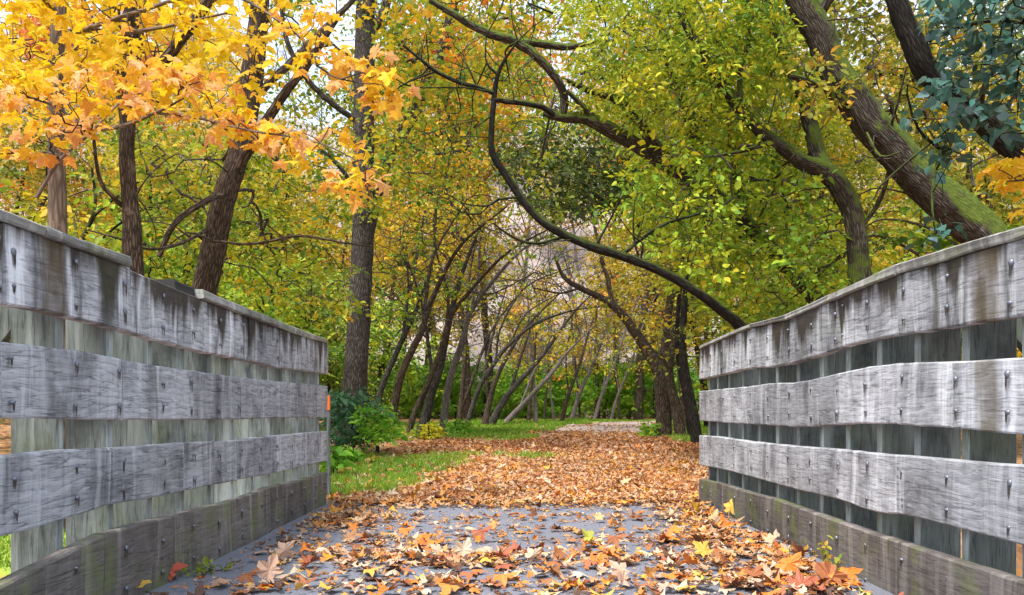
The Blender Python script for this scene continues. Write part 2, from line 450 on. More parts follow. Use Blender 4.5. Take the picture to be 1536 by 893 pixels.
SIDE_LO = [(0, 0), (.02, .36), (.2, .22), (.42, .5), (.48, .2), (.7, .2)]
SIDE_HI = [(0, 0), (-.07, .17), (-.02, .40), (.08, .31), (.19, .25), (.27, .41), (.44, .55), (.46, .40), (.55, .33), (.50, .17), (.64, .23), (.74, .15), (.84, .13)]
def T_m(side, **k):
    v, f = T_maple(side, **k); return v, f
LEAF_LO = T_m(SIDE_LO)
LEAF_HI = [T_m(SIDE_HI, curl=(.3 + .12 * i, .2 + .05 * i), rough=.03, seed=i, torn=.03, fold=[.0, .35, -.3, .6][i]) for i in range(4)]
LEAF_GROUND = [T_m(SIDE_HI, curl=(c, d), rough=.04, seed=10 + i, stem=True, torn=.07, fold=[0, .25, -.2, .5, -.4, .12, .8, -.1][i]) for i, (c, d) in enumerate([(.12, .12), (-.25, -.1), (.4, -.25), (-.4, .3), (.1, .45), (-.15, -.4), (.6, .3), (-.65, -.1)])]
LEAF_GROUND_LO = [T_m(SIDE_LO, curl=(c, d), rough=.035, seed=30 + i, torn=.08, fold=[0, .25, -.25, .5][i]) for i, (c, d) in enumerate([(.2, .15), (-.3, -.15), (.4, -.25), (-.45, .3)])]
LEAF_OVAL = T_simple(.30, .12)
LEAF_SLIM = T_simple(.20, .15)
LEAF_QUAD = T_quad()

def unit(a):
    return a / np.maximum(np.linalg.norm(a, axis=-1, keepdims=True), 1e-9)

def leaf_arrays(P, size, axis, nrm, tmpl, hue):
    T, faces = tmpl
    a = unit(axis); n = nrm - (nrm * a).sum(-1, keepdims=True) * a
    n = unit(n); b = np.cross(n, a)
    N, k = len(P), len(T)
    s = size[:, None, None]
    V = P[:, None, :] + s * (T[None, :, 0:1] * a[:, None] + T[None, :, 1:2] * b[:, None] + T[None, :, 2:3] * n[:, None])
    fl = np.concatenate([np.array(f) for f in faces])
    fs = np.array([len(f) for f in faces])
    loops = (np.arange(N)[:, None] * k + fl[None]).ravel()
    sizes = np.tile(fs, N)
    return V.reshape(-1, 3), loops, sizes, np.repeat(hue, len(faces))

def join_arrays(parts):
    V, L, S, Hh, off = [], [], [], [], 0
    for v, l, s, h in parts:
        V.append(v); L.append(l + off); S.append(s); Hh.append(h); off += len(v)
    return np.concatenate(V), np.concatenate(L), np.concatenate(S), np.concatenate(Hh)

def spray(C, hc, per, r, size, rng, flat=.4, droop=.35, sizevar=.42, tilt=.6):
    """leaves around clump centres C (n,3) with clump hue hc"""
    n = len(C) * per
    ci = np.repeat(np.arange(len(C)), per)
    off = rng.normal(size=(n, 3)); off = unit(off) * (rng.random((n, 1)) ** .5) * r
    off[:, 2] *= flat
    # each clump is a tilted fan
    tl = rng.normal(size=(len(C), 2)) * .35
    off[:, 2] += off[:, 0] * tl[ci, 0] + off[:, 1] * tl[ci, 1]
    P = C[ci] + off
    axis = unit(off * np.array((1, 1, .3))) + rng.normal(size=(n, 3)) * .45
    axis[:, 2] -= droop
    nrm = np.array((0, 0, 1.)) + rng.normal(size=(n, 3)) * tilt
    s = size * (1 + sizevar * rng.normal(size=n)).clip(.4, 1.8)
    hue = np.clip(hc[ci] + rng.normal(size=n) * .13, 0, 1)
    return P, s, axis, nrm, hue

# ------------------------------------------------------------------ tubes
def catmull(P, per=6):
    P = np.asarray(P, float)
    if len(P) < 3:
        t = np.linspace(0, 1, per + 1)[:, None]; return P[0] + (P[1] - P[0]) * t
    Q = np.vstack([2 * P[0] - P[1], P, 2 * P[-1] - P[-2]])
    out = []
    for i in range(1, len(Q) - 2):
        p0, p1, p2, p3 = Q[i - 1:i + 3]
        for k in range(per):
            t = k / per
            out.append(.5 * ((2 * p1) + (-p0 + p2) * t + (2 * p0 - 5 * p1 + 4 * p2 - p3) * t * t + (-p0 + 3 * p1 - 3 * p2 + p3) * t ** 3))
    out.append(P[-1]); return np.array(out)

def tube(P, rad, seg=8, rough=0., rng=None):
    P = np.asarray(P, float); n = len(P)
    rad = np.asarray(rad, float)
    T = np.gradient(P, axis=0); T = unit(T)
    u = np.cross(T[0], (0.13, 1, .21)); u = u / np.linalg.norm(u)
    V, uvv = [], []
    L = np.concatenate(([0], np.cumsum(np.linalg.norm(np.diff(P, axis=0), axis=1))))
    ang = np.linspace(0, 2 * np.pi, seg, endpoint=False)
    rg = rng or RNG
    ridge = rg.normal(size=seg) * rough if rough else np.zeros(seg)
    for i in range(n):
        u = u - T[i] * (u @ T[i]); u = u / np.linalg.norm(u)
        w = np.cross(T[i], u)
        if rough: ridge = .86 * ridge + .5 * rg.normal(size=seg) * rough
        rr = rad[i] * (1 + ridge)
        V.append(P[i] + (np.cos(ang) * rr)[:, None] * u + (np.sin(ang) * rr)[:, None] * w)
    V = np.concatenate(V)
    i = np.arange(n - 1)[:, None] * seg; k = np.arange(seg)[None]; k2 = (k + 1) % seg
    q = np.stack([i + k, i + k2, i + seg + k2, i + seg + k], -1).reshape(-1, 4)
    r0 = float(rad.max())
    ua = np.stack([k / seg, (k + 1) / seg, (k + 1) / seg, k / seg], -1) * 2 * np.pi * r0
    ua = np.broadcast_to(ua, (n - 1, seg, 4))
    va = np.stack([L[:-1], L[:-1], L[1:], L[1:]], -1)[:, None, :]
    va = np.broadcast_to(va, (n - 1, seg, 4))
    uv = np.stack([ua, va], -1).reshape(-1, 2)
    return V, q, uv

def tubes_mesh(name, tubes, origin, smooth=True):
    V, Q, U, off = [], [], [], 0
    for v, q, u in tubes:
        V.append(v - origin); Q.append(q + off); U.append(u); off += len(v)
    V = np.concatenate(V); Q = np.concatenate(Q); U = np.concatenate(U)
    return np_mesh(name, V, Q.ravel(), np.full(len(Q), 4), uv=U, smooth=smooth)

def grow_twigs(skel, C, rng, r0=.006, wig=.12, seg=4, maxr=.05):
    """join clump centres C to the skeleton points by a branching net of tapering twigs"""
    nodes = [np.asarray(p) for p in skel]; ns = len(nodes)
    N = np.array(nodes); plen = np.zeros(ns)
    d = np.array([np.min(np.linalg.norm(N - c, axis=1)) for c in C])
    order = np.argsort(d)
    parent = {}
    allp = list(N); pl = list(plen)
    A = np.zeros((ns + len(C), 3)); A[:ns] = N; PL = np.zeros(ns + len(C)); m = ns
    for ci in order:
        c = C[ci]
        dd = np.linalg.norm(A[:m] - c, axis=1)
        j = int(np.argmin(dd + .35 * PL[:m]))
        A[m] = c; PL[m] = PL[j] + dd[j]; parent[m] = j; m += 1
    desc = np.ones(m)
    for k in range(m - 1, ns - 1, -1):
        if parent[k] >= ns: desc[parent[k]] += desc[k]
    out = []
    for k in range(ns, m):
        p, c = A[parent[k]], A[k]
        L = np.linalg.norm(c - p)
        if L < .02: continue
        mid1 = p + (c - p) * .35 + rng.normal(size=3) * wig * L; mid1[2] += .08 * L
        mid2 = p + (c - p) * .7 + rng.normal(size=3) * wig * L; mid2[2] += .05 * L
        pts = catmull([p, mid1, mid2, c], 2)
        rb = min(maxr, r0 * desc[k] ** .5); ra = min(maxr, r0 * (desc[k] + 1) ** .5)
        out.append(tube(pts, np.linspace(ra, rb * .8, len(pts)), seg))
    return out

def in_poly(poly, n, rng):
    poly = np.array(poly, float)
    lo, hi = poly.min(0), poly.max(0)
    out = []
    x1, y1 = poly[:, 0], poly[:, 1]; x2, y2 = np.roll(x1, -1), np.roll(y1, -1)
    while len(out) < n:
        p = lo + rng.random((n * 2, 2)) * (hi - lo)
        c = (((y1[None] > p[:, 1:]) != (y2[None] > p[:, 1:])) & (p[:, :1] < (x2 - x1)[None] * (p[:, 1:] - y1[None]) / (y2 - y1 + 1e-9)[None] + x1[None])).sum(1) % 2 == 1
        out += list(p[c])
    return np.array(out[:n])

class Tree:
    def __init__(s, name, label, stems, bark, seg=12, rough=.05, cat='tree', group=None, base=None, seed=0, ground=True):
        """stems: list of (px list [(x,y,Y,width_px)...]) ; the first is the trunk, carried down to the ground"""
        s.rng = np.random.default_rng(seed + 1000)
        s.bark = bark
        st = []
        for k, pl in enumerate(stems):
            P = np.array([W(x, y, Y) for x, y, Y, w in pl]); r = np.array([w * Y / F / 2 for x, y, Y, w in pl])
            if k == 0 and ground:
                b = P[0].copy(); g = float(gz(b[0], b[1])) - .05
                if b[2] > g + .05:
                    d = P[0] - P[1]; d = d / max(abs(d[2]), .3)
                    h = b[2] - g
                    if h > .4:
                        P = np.vstack([b + np.array((d[0] * h * .6, d[1] * h * .6, -h)), b + np.array((d[0] * h * .35, d[1] * h * .35, -h * .5)), P]); r = np.concatenate([[r[0] * 1.35, r[0] * 1.1], r])
                    else:
                        P = np.vstack([b + np.array((d[0] * h * .6, 0, -h)), P]); r = np.concatenate([[r[0] * 1.2], r])
            st.append((P, r))
        s.base = st[0][0][0].copy()
        s.base[2] = max(s.base[2], float(gz(s.base[0], s.base[1])))
        s.root = empty(name, s.base, label, cat, group)
        s.skel = []
        for k, (P, r) in enumerate(st):
            per = max(3, int(np.ceil(np.linalg.norm(np.diff(P, axis=0), axis=1).mean() / (.12 if rough > .02 else .3))))
            per = min(per, 16)
            pts = catmull(P, per); rr = np.interp(np.linspace(0, len(P) - 1, len(pts)), np.arange(len(P)), r)
            sg = seg if k == 0 else max(6, seg * 3 // 4)
            if k > 0: pts = pts + s.rng.normal(size=pts.shape) * rr[:, None] * .08
            me = tubes_mesh('trunk' if k == 0 else 'limb', [tube(pts, rr, sg, rough, s.rng)], s.base)
            link('trunk' if k == 0 else 'limb', me, s.root, bark)
            s.skel += list(pts[len(pts) // 3 if k == 0 else 0::3])
        s.tw, s.lv = [], []
        s.tall = rough >= .04
    def clumps_px(s, poly, n, Y, jit=0):
        p = in_poly(poly, n, s.rng)
        YY = s.rng.uniform(Y[0], Y[1], n)
        return np.array([W(a, b, y) for (a, b), y in zip(p, YY)]), p
    def leaves(s, C, per, r, size, tmpl, hue=(.5, .18), **kw):
        rng = s.rng
        hc = np.clip(hue[0] + rng.normal(size=len(C)) * hue[1], 0, 1) if not isinstance(hue, np.ndarray) else hue
        return spray(C, hc, per, r, size, rng, **kw)
    def crown(s, C, per, r, size, tmpl, hue=(.5, .18), twig=True, r0=.006, maxr=.05, **kw):
        P, sz, ax, nr, h = s.leaves(C, per, r, size, tmpl, hue, **kw)
        s.lv.append(leaf_arrays(P - s.base, sz, ax, nr, tmpl, h))
        if twig: s.tw += grow_twigs(s.skel, C, s.rng, r0, maxr=maxr)
    def stubs(s, n):
        """dead side shoots and broken stubs along the stems"""
        rg = s.rng
        for _ in range(n):
            p = s.skel[rg.integers(0, len(s.skel))]; L = rg.uniform(.25, 1.1); d = unit(rg.normal(size=3) + np.array((0, -.2, .5)))
            pts = catmull([p, p + d * L * .4 + rg.normal(size=3) * .06, p + d * L * .75 + rg.normal(size=3) * .12, p + d * L + rg.normal(size=3) * .2], 3)
            s.tw.append(tube(pts, np.linspace(rg.uniform(.007, .016), .003, len(pts)), 5))
            q = pts[len(pts) // 2]; d2 = unit(d + rg.normal(size=3) * .7)
            pts = catmull([q, q + d2 * L * .25 + rg.normal(size=3) * .04, q + d2 * L * .5 + rg.normal(size=3) * .08], 3)
            s.tw.append(tube(pts, np.linspace(.005, .002, len(pts)), 4))
    def finish(s, mat, crown_name='crown'):
        if s.tall: s.stubs(14)
        if s.lv:
            v, l, z, h = join_arrays(s.lv)
            prop(link(crown_name, np_mesh('crown', v, l, z, hue=h), s.root, mat), kind='stuff')
        if s.tw:
            prop(link('twigs', tubes_mesh('twigs', s.tw, s.base), s.root, M['twig'] if s.bark not in (M['bark_dark'],) else M['bark_dark']), kind='stuff')
        return s.root

# ------------------------------------------------------------------ the two plank fences of the bridge
def bolt_mesh():
    vs, fs = [], []
    seg, rings = 8, [(1., 0), (1., .25), (.80, .62), (.42, .9)]
    for r, h in rings:
        for k in range(seg):
            a = 2 * math.pi * k / seg; vs.append((h * .010, r * .0125 * math.cos(a), r * .0125 * math.sin(a)))
    vs.append((.010, 0, 0))
    for i in range(3):
        for k in range(seg):
            k2 = (k + 1) % seg; fs.append((i * seg + k, i * seg + k2, (i + 1) * seg + k2, (i + 1) * seg + k))
    for k in range(seg): fs.append((3 * seg + k, 3 * seg + (k + 1) % seg, 4 * seg))
    me_n = len(fs); b = len(vs)
    # rust and damp that ran down the board below the head: a thin film with a ragged tail
    vs += [(.0052, -.008, -.006), (.0052, .008, -.006), (.0052, .006, -.030), (.0052, .001, -.055), (.0052, -.002, -.034), (.0052, -.006, -.046)]
    fs += [(b, b + 1, b + 2, b + 4), (b + 2, b + 3, b + 4), (b, b + 4, b + 5)]
    me = py_mesh('bolt', vs, fs, M['bolt'], True); me.materials.append(M['rust'])
    for p in me.polygons[me_n:]: p.material_index = 1; p.use_smooth = False
    return me
BOLT = bolt_mesh()

def lerp_poly(pl, px): 
    a = np.array(sorted(pl)); return float(np.interp(px, a[:, 0], a[:, 1]))
def smooth_poly(pl):
    a = np.array(sorted(pl), float)
    return lambda px: float(np.interp(px, a[:, 0], a[:, 1]))

def px_at(X, Y): return CX + F * X / Y
def z_at(y, Y): return H + (HZ - y) * Y / F

def box_mesh(name, c0, c1, hx, hy, mat, ch=.004):
    """prism with chamfered section hx * hy (half sizes in X and Y) from c0 up to c1"""
    s = [(-hx + ch, -hy), (hx - ch, -hy), (hx, -hy + ch), (hx, hy - ch), (hx - ch, hy), (-hx + ch, hy), (-hx, hy - ch), (-hx, -hy + ch)]
    vs = [(c0[0] + a, c0[1] + b, c0[2]) for a, b in s] + [(c1[0] + a, c1[1] + b, c1[2]) for a, b in s]
    fs = [(k, (k + 1) % 8, 8 + (k + 1) % 8, 8 + k) for k in range(8)] + [tuple(range(7, -1, -1)), tuple(range(8, 16))]
    return py_mesh(name, vs, fs, mat)

def plank_mesh(name, X, out, pa, pb, top, bot, thick, mat, rng, nseg=7, nrow=4, jit=.004, dev=None):
    """one board between two joints; its inner face looks at the path; out = -1 / +1 is the way out of the bridge"""
    Ya, Yb = F * X / (pa - CX), F * X / (pb - CX)
    if Ya > Yb: Ya, Yb = Yb, Ya
    Ya += .0025; Yb -= .0025
    off = rng.uniform(-jit, jit); tw = rng.uniform(-jit, jit); bow = rng.uniform(-.006, .006)
    ch = .006
    vs, hue, fs = [], [], []
    for i in range(nseg + 1):
        t = i / nseg; Y = Ya + (Yb - Ya) * t; px = px_at(X, Y)
        zt, zb = z_at(top(px), Y), z_at(bot(px), Y)
        zt += rng.uniform(-.0015, .0015); zb += rng.uniform(-.0025, .0025)
        xi = X + out * (off + tw * (t - .5) + bow * 4 * t * (1 - t))
        ring = []
        ring.append((xi + out * ch, zb))
        for r in range(nrow + 1):
            f = r / nrow; z = zb + ch + (zt - zb - 2 * ch) * f
            ring.append((xi + out * .003 * math.sin(3 * f + off * 900) , z))
        ring.append((xi + out * ch, zt)); ring.append((xi + out * thick, zt)); ring.append((xi + out * thick, zb))
        for x, z in ring:
            vs.append((x, Y, z)); hue.append((z - zb) / (zt - zb))
        n = len(ring)
    for i in range(nseg):
        for k in range(n):
            a, b = i * n + k, i * n + (k + 1) % n
            f = (a, b, b + n, a + n)
            fs.append(f if out > 0 else f[::-1])
    e0 = tuple(range(n)); e1 = tuple(nseg * n + k for k in range(n))
    fs.append(e0[::-1] if out > 0 else e0); fs.append(e1 if out > 0 else e1[::-1])
    me = py_mesh(name, vs, fs, mat)
    a = me.attributes.new('hue', 'FLOAT', 'POINT'); a.data.foreach_set('value', np.array(hue, np.float32))
    return me, Ya, Yb

def build_fence(X, out, boards, joints, caps, captop, capbot, posts, braces, label, rubber=None):
    rng = random.Random(5 if out < 0 else 9)
    root = empty('plank_fence', (X, 4.6, 0), label, 'fence', 'plank fences of the bridge')
    o0 = Vector((X, 4.6, 0))
    def put(name, me, parent=root, off=True):
        if off: me.transform(__import__('mathutils').Matrix.Translation(-o0))
        return link(name, me, parent)
    for b, (top, bot) in enumerate(boards):
        ft, fb = smooth_poly(top), smooth_poly(bot)
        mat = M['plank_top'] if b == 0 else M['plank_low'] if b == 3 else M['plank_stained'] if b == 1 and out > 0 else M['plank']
        js = joints[b]
        for pa, pb in zip(js[:-1], js[1:]):
            me, Ya, Yb = plank_mesh('plank', X, out, pa, pb, ft, fb, .048, mat, rng)
            pk = put('plank', me)
            for Y in posts:
                if Ya + .02 < Y < Yb + .06:
                    Yq = min(Y + rng.uniform(-.012, .012), Yb - .03); px = px_at(X, Yq)
                    zt, zb = z_at(ft(px), Yq), z_at(fb(px), Yq)
                    for f in (.25, .74):
                        if Yq < 2.3: continue
                        bo = bpy.data.objects.new('bolt', BOLT)
                        bo.parent = pk
                        bo.location = Vector((X - out * .0045, Yq + rng.uniform(-.006, .006), zb + (zt - zb) * (f + rng.uniform(-.07, .07)))) - o0
                        bo.rotation_euler = (rng.uniform(-.12, .12), 0, 0 if out < 0 else math.pi)
                        q_ = rng.uniform(.68, .95); bo.scale = (q_ * rng.uniform(.6, 1.2), q_, q_ * rng.uniform(.6, 1.3))
                        COL.objects.link(bo)
    ft = smooth_poly(captop); fb = smooth_poly(capbot)
    ftb = smooth_poly(boards[0][0])
    for Y in posts:
        px = px_at(X, Y); x0 = X + out * .051
        zt = z_at(ftb(px), Y) - .012
        d = .085 + rng.uniform(-.008, .008)
        lean = rng.uniform(-.008, .008)
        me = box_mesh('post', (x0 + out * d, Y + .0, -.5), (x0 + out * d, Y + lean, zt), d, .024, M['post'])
        me.materials.append(M['post_edge_lit'])
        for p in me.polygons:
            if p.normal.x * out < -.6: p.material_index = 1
        put('post', me)
    for Y, z0, z1 in braces:
        x0 = X + out * .12
        vs = []
        me = box_mesh('brace', (x0 + out * .80, Y + .07, z0), (x0 + out * .02, Y + .07, z1), .07, .02, M['post'])
        put('brace', me)
    for pa, pb in caps:
        me, _, _ = plank_mesh('cap_rail', X - out * .018, out, pa, pb, ft, lambda p: fb(p) + 0.0, .235, M['cap'], rng, 6, 2, .003)
        put('cap_rail', me)
    if rubber:
        pa, pb, th, drop = rubber
        me, _, _ = plank_mesh('rubber_strip', X + out * .02, out, pa, pb, lambda p: ftb(p) - th, lambda p: ftb(p) + drop, .2, M['rubber'], rng, 6, 2, .001)
        put('rubber_strip', me)
    return root

XL, XR = -1.50, 1.555
LB = [([(-200, 262), (7, 335), (60, 353), (130, 378), (196, 401), (198, 406), (250, 427), (305, 450), (373, 475), (418, 493), (458, 507), (492, 515)],
       [(-200, 420), (5, 456), (70, 468), (130, 481), (190, 496), (233, 510), (300, 527), (370, 541), (418, 552), (460, 557), (492, 562)]),
      ([(-200, 490), (0, 512), (60, 519), (120, 526), (183, 539), (235, 549), (290, 556), (363, 567), (413, 572), (492, 579)],
       [(-200, 624), (0, 627), (100, 628), (178, 630), (285, 630), (360, 629), (413, 627), (490, 626)]),
      ([(-200, 700), (0, 684), (90, 675), (167, 672), (220, 669), (275, 664), (355, 661), (410, 654), (490, 647)],
       [(-200, 850), (0, 805), (50, 793), (100, 778), (167, 757), (215, 750), (275, 737), (350, 722), (410, 710), (490, 692)]),
      ([(-200, 975), (0, 880), (40, 860), (80, 840), (157, 801), (210, 786), (260, 774), (347, 752), (405, 731), (447, 722), (490, 708)],
       [(-200, 1100), (0, 1005), (157, 925), (260, 873), (347, 829), (405, 800), (447, 779), (490, 757)])]
LJ = [[-160, 6, 197, 305, 373, 418, 491.5], [-160, 2, 183, 290, 361, 413, 448, 491.5], [-160, 167, 274, 355, 410, 491.5], [-200, 157, 261, 347, 405, 490.5]]
LCT = [(-200, 236), (0, 311), (70, 339), (130, 361), (197, 385), (305, 434), (373, 463), (418, 481), (460, 498), (492, 509)]
LCB = [(-200, 256), (7, 331), (60, 350), (130, 375), (197, 400), (305, 448), (373, 474), (418, 491), (458, 506), (492, 514)]
LP = [2.50, 2.86, 3.22, 3.57, 3.92, 4.27, 4.62, 4.97, 5.32, 5.67, 6.02, 6.37, 6.68]
build_fence(XL, -1, LB, LJ, [(-160, 70), (70, 197), (305, 373), (373, 418), (418, 492)], LCT, LCB, LP, [(2.92, .35, 1.3), (4.32, .35, 1.3), (5.37, .35, 1.3)],
            'grey plank fence whose cap rail is broken off beside a black rubber strip', rubber=(262, 305, 13, 2))
RB = [([(1049, 525), (1098, 504), (1124, 493), (1176, 481), (1200, 471), (1241, 454), (1290, 434), (1342, 413), (1430, 387), (1536, 356), (1700, 306)],
       [(1049, 569), (1072, 565), (1121, 553), (1150, 551), (1179, 547), (1215, 537), (1262, 521), (1300, 510), (1346, 503), (1424, 491), (1536, 473), (1700, 447)]),
      ([(1049, 587), (1080, 584), (1121, 580), (1157, 575), (1191, 574), (1220, 569), (1254, 561), (1300, 551), (1347, 545), (1431, 542), (1536, 537), (1700, 530)],
       [(1049, 631), (1084, 634), (1120, 636), (1180, 640), (1215, 640), (1252, 638), (1270, 636), (1310, 635), (1347, 637), (1431, 643), (1536, 653), (1700, 668)]),
      ([(1049, 653), (1084, 656), (1121, 662), (1180, 668), (1254, 674), (1300, 679), (1347, 683), (1390, 686), (1431, 690), (1536, 698), (1700, 712)],
       [(1049, 698), (1084, 704), (1121, 714), (1180, 731), (1254, 748), (1290, 761), (1330, 772), (1347, 771), (1380, 778), (1431, 790), (1536, 818), (1700, 866)]),
      ([(1049, 718), (1084, 726), (1121, 738), (1160, 748), (1200, 762), (1256, 783), (1300, 798), (1347, 813), (1420, 836), (1536, 873), (1700, 926)],
       [(1049, 762), (1121, 797), (1200, 836), (1256, 864), (1347, 909), (1420, 946), (1536, 1004), (1700, 1086)])]
RJ = [[1049, 1121, 1178, 1262, 1346, 1700], [1049, 1084, 1120, 1181, 1252, 1347, 1429, 1700], [1049, 1121, 1180, 1254, 1347, 1560, 1700], [1049, 1119, 1198, 1347, 1560, 1700]]
RCT = [(1049, 519), (1098, 497), (1124, 486), (1174, 473), (1237, 444), (1290, 421), (1341, 397), (1430, 370), (1536, 337), (1700, 286)]
RCB = [(1049, 524), (1098, 503), (1124, 492), (1176, 480), (1241, 453), (1290, 433), (1342, 412), (1430, 386), (1536, 355), (1700, 305)]
RP = [2.25, 2.6, 2.96, 3.31, 3.65, 3.99, 4.33, 4.68, 5.05, 5.42, 5.80, 6.17, 6.52, 6.80]
build_fence(XR, 1, RB, RJ, [(1049, 1124), (1124, 1176), (1176, 1241), (1241, 1342), (1342, 1520), (1520, 1700)], RCT, RCB, RP, [(3.02, .35, 1.3), (4.74, .35, 1.3)],
            'grey plank fence with an unbroken cap rail and broad brown water stains')

# ------------------------------------------------------------------ trees one can follow in the photograph
# ---- the yellow maple behind the broken cap rail; its spray hangs over the fence
T = Tree('maple_tree', 'maple with smooth tan trunk and a broad spray of large yellow and orange leaves',
         [[(86, 352, 8.0, 27), (85, 250, 8.0, 24), (84, 120, 8.0, 22), (88, 20, 8.0, 21), (92, -120, 8.0, 19)],
          [(86, 190, 8.0, 7), (120, 195, 7.2, 6), (180, 190, 6.6, 6), (232, 170, 6.2, 5), (275, 148, 6.0, 2.5)],
          [(232, 170, 6.2, 4.5), (300, 178, 6.0, 4), (375, 196, 5.9, 3), (480, 215, 5.8, 2.5), (572, 262, 5.7, 1.5)],
          [(86, 90, 8.0, 9), (140, 60, 7.4, 7), (250, 40, 7.0, 5), (340, 20, 6.8, 3)],
          [(86, 20, 8.0, 8), (40, -20, 7.4, 6), (-60, -40, 7.0, 3)],
          [(86, 60, 8, 7), (200, 20, 7, 6), (330, -10, 6.6, 5), (430, 40, 6.4, 3.5), (480, 90, 6.3, 2)],
          [(55, 297, 6.0, 6), (90, 240, 6.0, 5), (130, 205, 6.1, 4.5), (178, 155, 6.3, 3)]],
         M['bark_smooth'], 14, .03, seed=1)
poly_up = [(-60, -80), (300, -80), (370, -40), (360, 60), (300, 110), (200, 140), (90, 150), (-60, 150)]
poly_mid = [(-60, 110), (120, 95), (260, 85), (330, 120), (420, 165), (520, 190), (590, 262), (585, 300), (540, 298), (470, 262), (400, 232), (330, 205), (250, 178), (180, 165), (110, 210), (60, 235), (-60, 225)]
poly_r = [(395, -40), (470, -30), (520, 60), (600, 110), (590, 170), (520, 130), (440, 80)]
rg = np.random.default_rng(3)
hero = []
for poly, n, Yr, per, hue in ((poly_up, 100, (6.2, 7.8), 9, (.20, .16)), (poly_mid, 100, (5.5, 6.4), 8, (.52, .22)), (poly_r, 26, (5.8, 6.6), 8, (.50, .16))):
    C, _ = T.clumps_px(poly, n, Yr)
    P, s, ax, nr, h = T.leaves(C, per, .15, .083, LEAF_LO, hue, flat=.45, droop=.55, tilt=.5)
    T.tw += grow_twigs(T.skel, C, T.rng, .0028, maxr=.012)
    hero.append((P, s, ax, nr, h))
P, s, ax, nr, h = [np.concatenate(x) for x in zip(*hero)]
scr = s / P[:, 1] * ((np.abs(P[:, 0] / P[:, 1] + .0) < .62) & ((P[:, 2] - H) / P[:, 1] < .49))
top = np.argsort(-scr)[:290]
rest = np.setdiff1d(np.arange(len(P)), top)
tm = LEAF_HI[0]
T.lv.append(leaf_arrays(P[rest] - T.base, s[rest], ax[rest], nr[rest], tm, h[rest]))
LM = {}
from mathutils import Matrix
def single_leaves(root, base, idx, P, s, ax, nr, h, tmpls, stops_mats):
    """large leaves, each an object of its own under its tree"""
    for c, i in enumerate(idx):
        k = int(np.clip(h[i] * len(stops_mats), 0, len(stops_mats) - 1)); tk = c % len(tmpls)
        key = (id(stops_mats), k, tk)
        if key not in LM:
            v, f = tmpls[tk]
            LM[key] = py_mesh('leaf', v, f, stops_mats[k])
        a = ax[i] / np.linalg.norm(ax[i]); n = nr[i] - (nr[i] @ a) * a; n /= np.linalg.norm(n); b = np.cross(n, a)
        o = bpy.data.objects.new('leaf', LM[key])
        m = Matrix(((a[0], b[0], n[0], 0), (a[1], b[1], n[1], 0), (a[2], b[2], n[2], 0), (0, 0, 0, 1)))
        o.parent = root
        o.matrix_basis = Matrix.Translation(P[i] - base) @ m @ Matrix.Scale(float(s[i]), 4)
        COL.objects.link(o)
def one_col(name, stops, trans=.45):
    return leaf_mat(name, stops, 'obj', trans)
MAPLE_M = [one_col('maple leaf yellow', [(0, (.85, .64, .02)), (1, (.86, .58, .02))]), one_col('maple leaf amber', [(0, (.86, .56, .02)), (1, (.86, .50, .04))]),
           one_col('maple leaf orange', [(0, (.86, .49, .05)), (1, (.85, .43, .08))]), one_col('maple leaf peach', [(0, (.85, .52, .24)), (1, (.83, .44, .17))]), one_col('maple leaf rust', [(0, (.70, .28, .04)), (1, (.83, .40, .09))])]
single_leaves(T.root, T.base, top, P, s, ax, nr, h, LEAF_HI, MAPLE_M)
T.finish(M['l_maple'])

# ---- dark forked trunk right of it
T = Tree('maple_tree', 'dark maple with furrowed trunk forking into three stems behind the yellow spray',
         [[(199, 372, 8.6, 29), (196, 310, 8.6, 25), (190, 230, 8.6, 22), (191, 180, 8.6, 22), (182, 110, 8.6, 24), (186, 50, 8.6, 23), (205, -5, 8.6, 20), (215, -120, 8.6, 17)],
          [(190, 160, 8.6, 18), (202, 95, 8.7, 17), (213, 15, 8.8, 14), (235, -60, 8.8, 10)],
          [(200, 150, 8.6, 16), (240, 100, 8.3, 17), (283, 45, 8.1, 17), (318, -10, 8.0, 15), (350, -80, 8, 10)],
          [(184, 310, 8.6, 7), (150, 270, 8.4, 6), (140, 200, 8.3, 5)]],
         M['bark_brown'], 18, .07, seed=2)
C, p = T.clumps_px([(-40, -120), (420, -120), (420, 120), (330, 170), (60, 190), (-40, 150)], 190, (8.2, 11.5))
T.crown(C, 8, .25, .12, LEAF_LO, (.22, .12), r0=.003, maxr=.02, droop=.5)
T.finish(M['l_maple'])

# ---- stout leaning trunk with a knot hole
T = Tree('ash_tree', 'stout leaning grey trunk with a knot hole behind the black rubber strip',
         [[(304, 445, 10.5, 40), (314, 400, 10.5, 35), (324, 350, 10.5, 33), (338, 290, 10.5, 33), (360, 225, 10.6, 31), (374, 150, 10.8, 33), (384, 70, 11, 30), (392, -20, 11, 26), (400, -140, 11, 20)],
          [(345, 290, 10.5, 9), (310, 302, 10.2, 10), (262, 335, 10.0, 9), (238, 385, 9.9, 8)],
          [(352, 260, 10.5, 16), (420, 150, 10.2, 14), (455, 105, 10.1, 11), (505, 30, 10, 7)],
          [(320, 362, 10.2, 4), (380, 366, 10.0, 4), (448, 354, 9.9, 4), (512, 364, 9.8, 3), (560, 370, 9.8, 2)],
          [(310, 345, 10.4, 5), (270, 366, 9.6, 5), (225, 374, 9.2, 4.5), (185, 360, 9, 4), (130, 345, 8.9, 2)],
          [(378, 150, 10.8, 12), (470, 60, 11.2, 9), (560, -30, 11.4, 6)]],
         M['bark_brown'], 22, .08, seed=3)
C, p = T.clumps_px([(170, 190), (520, 215), (525, 500), (440, 470), (330, 410), (200, 340)], 230, (11, 15))
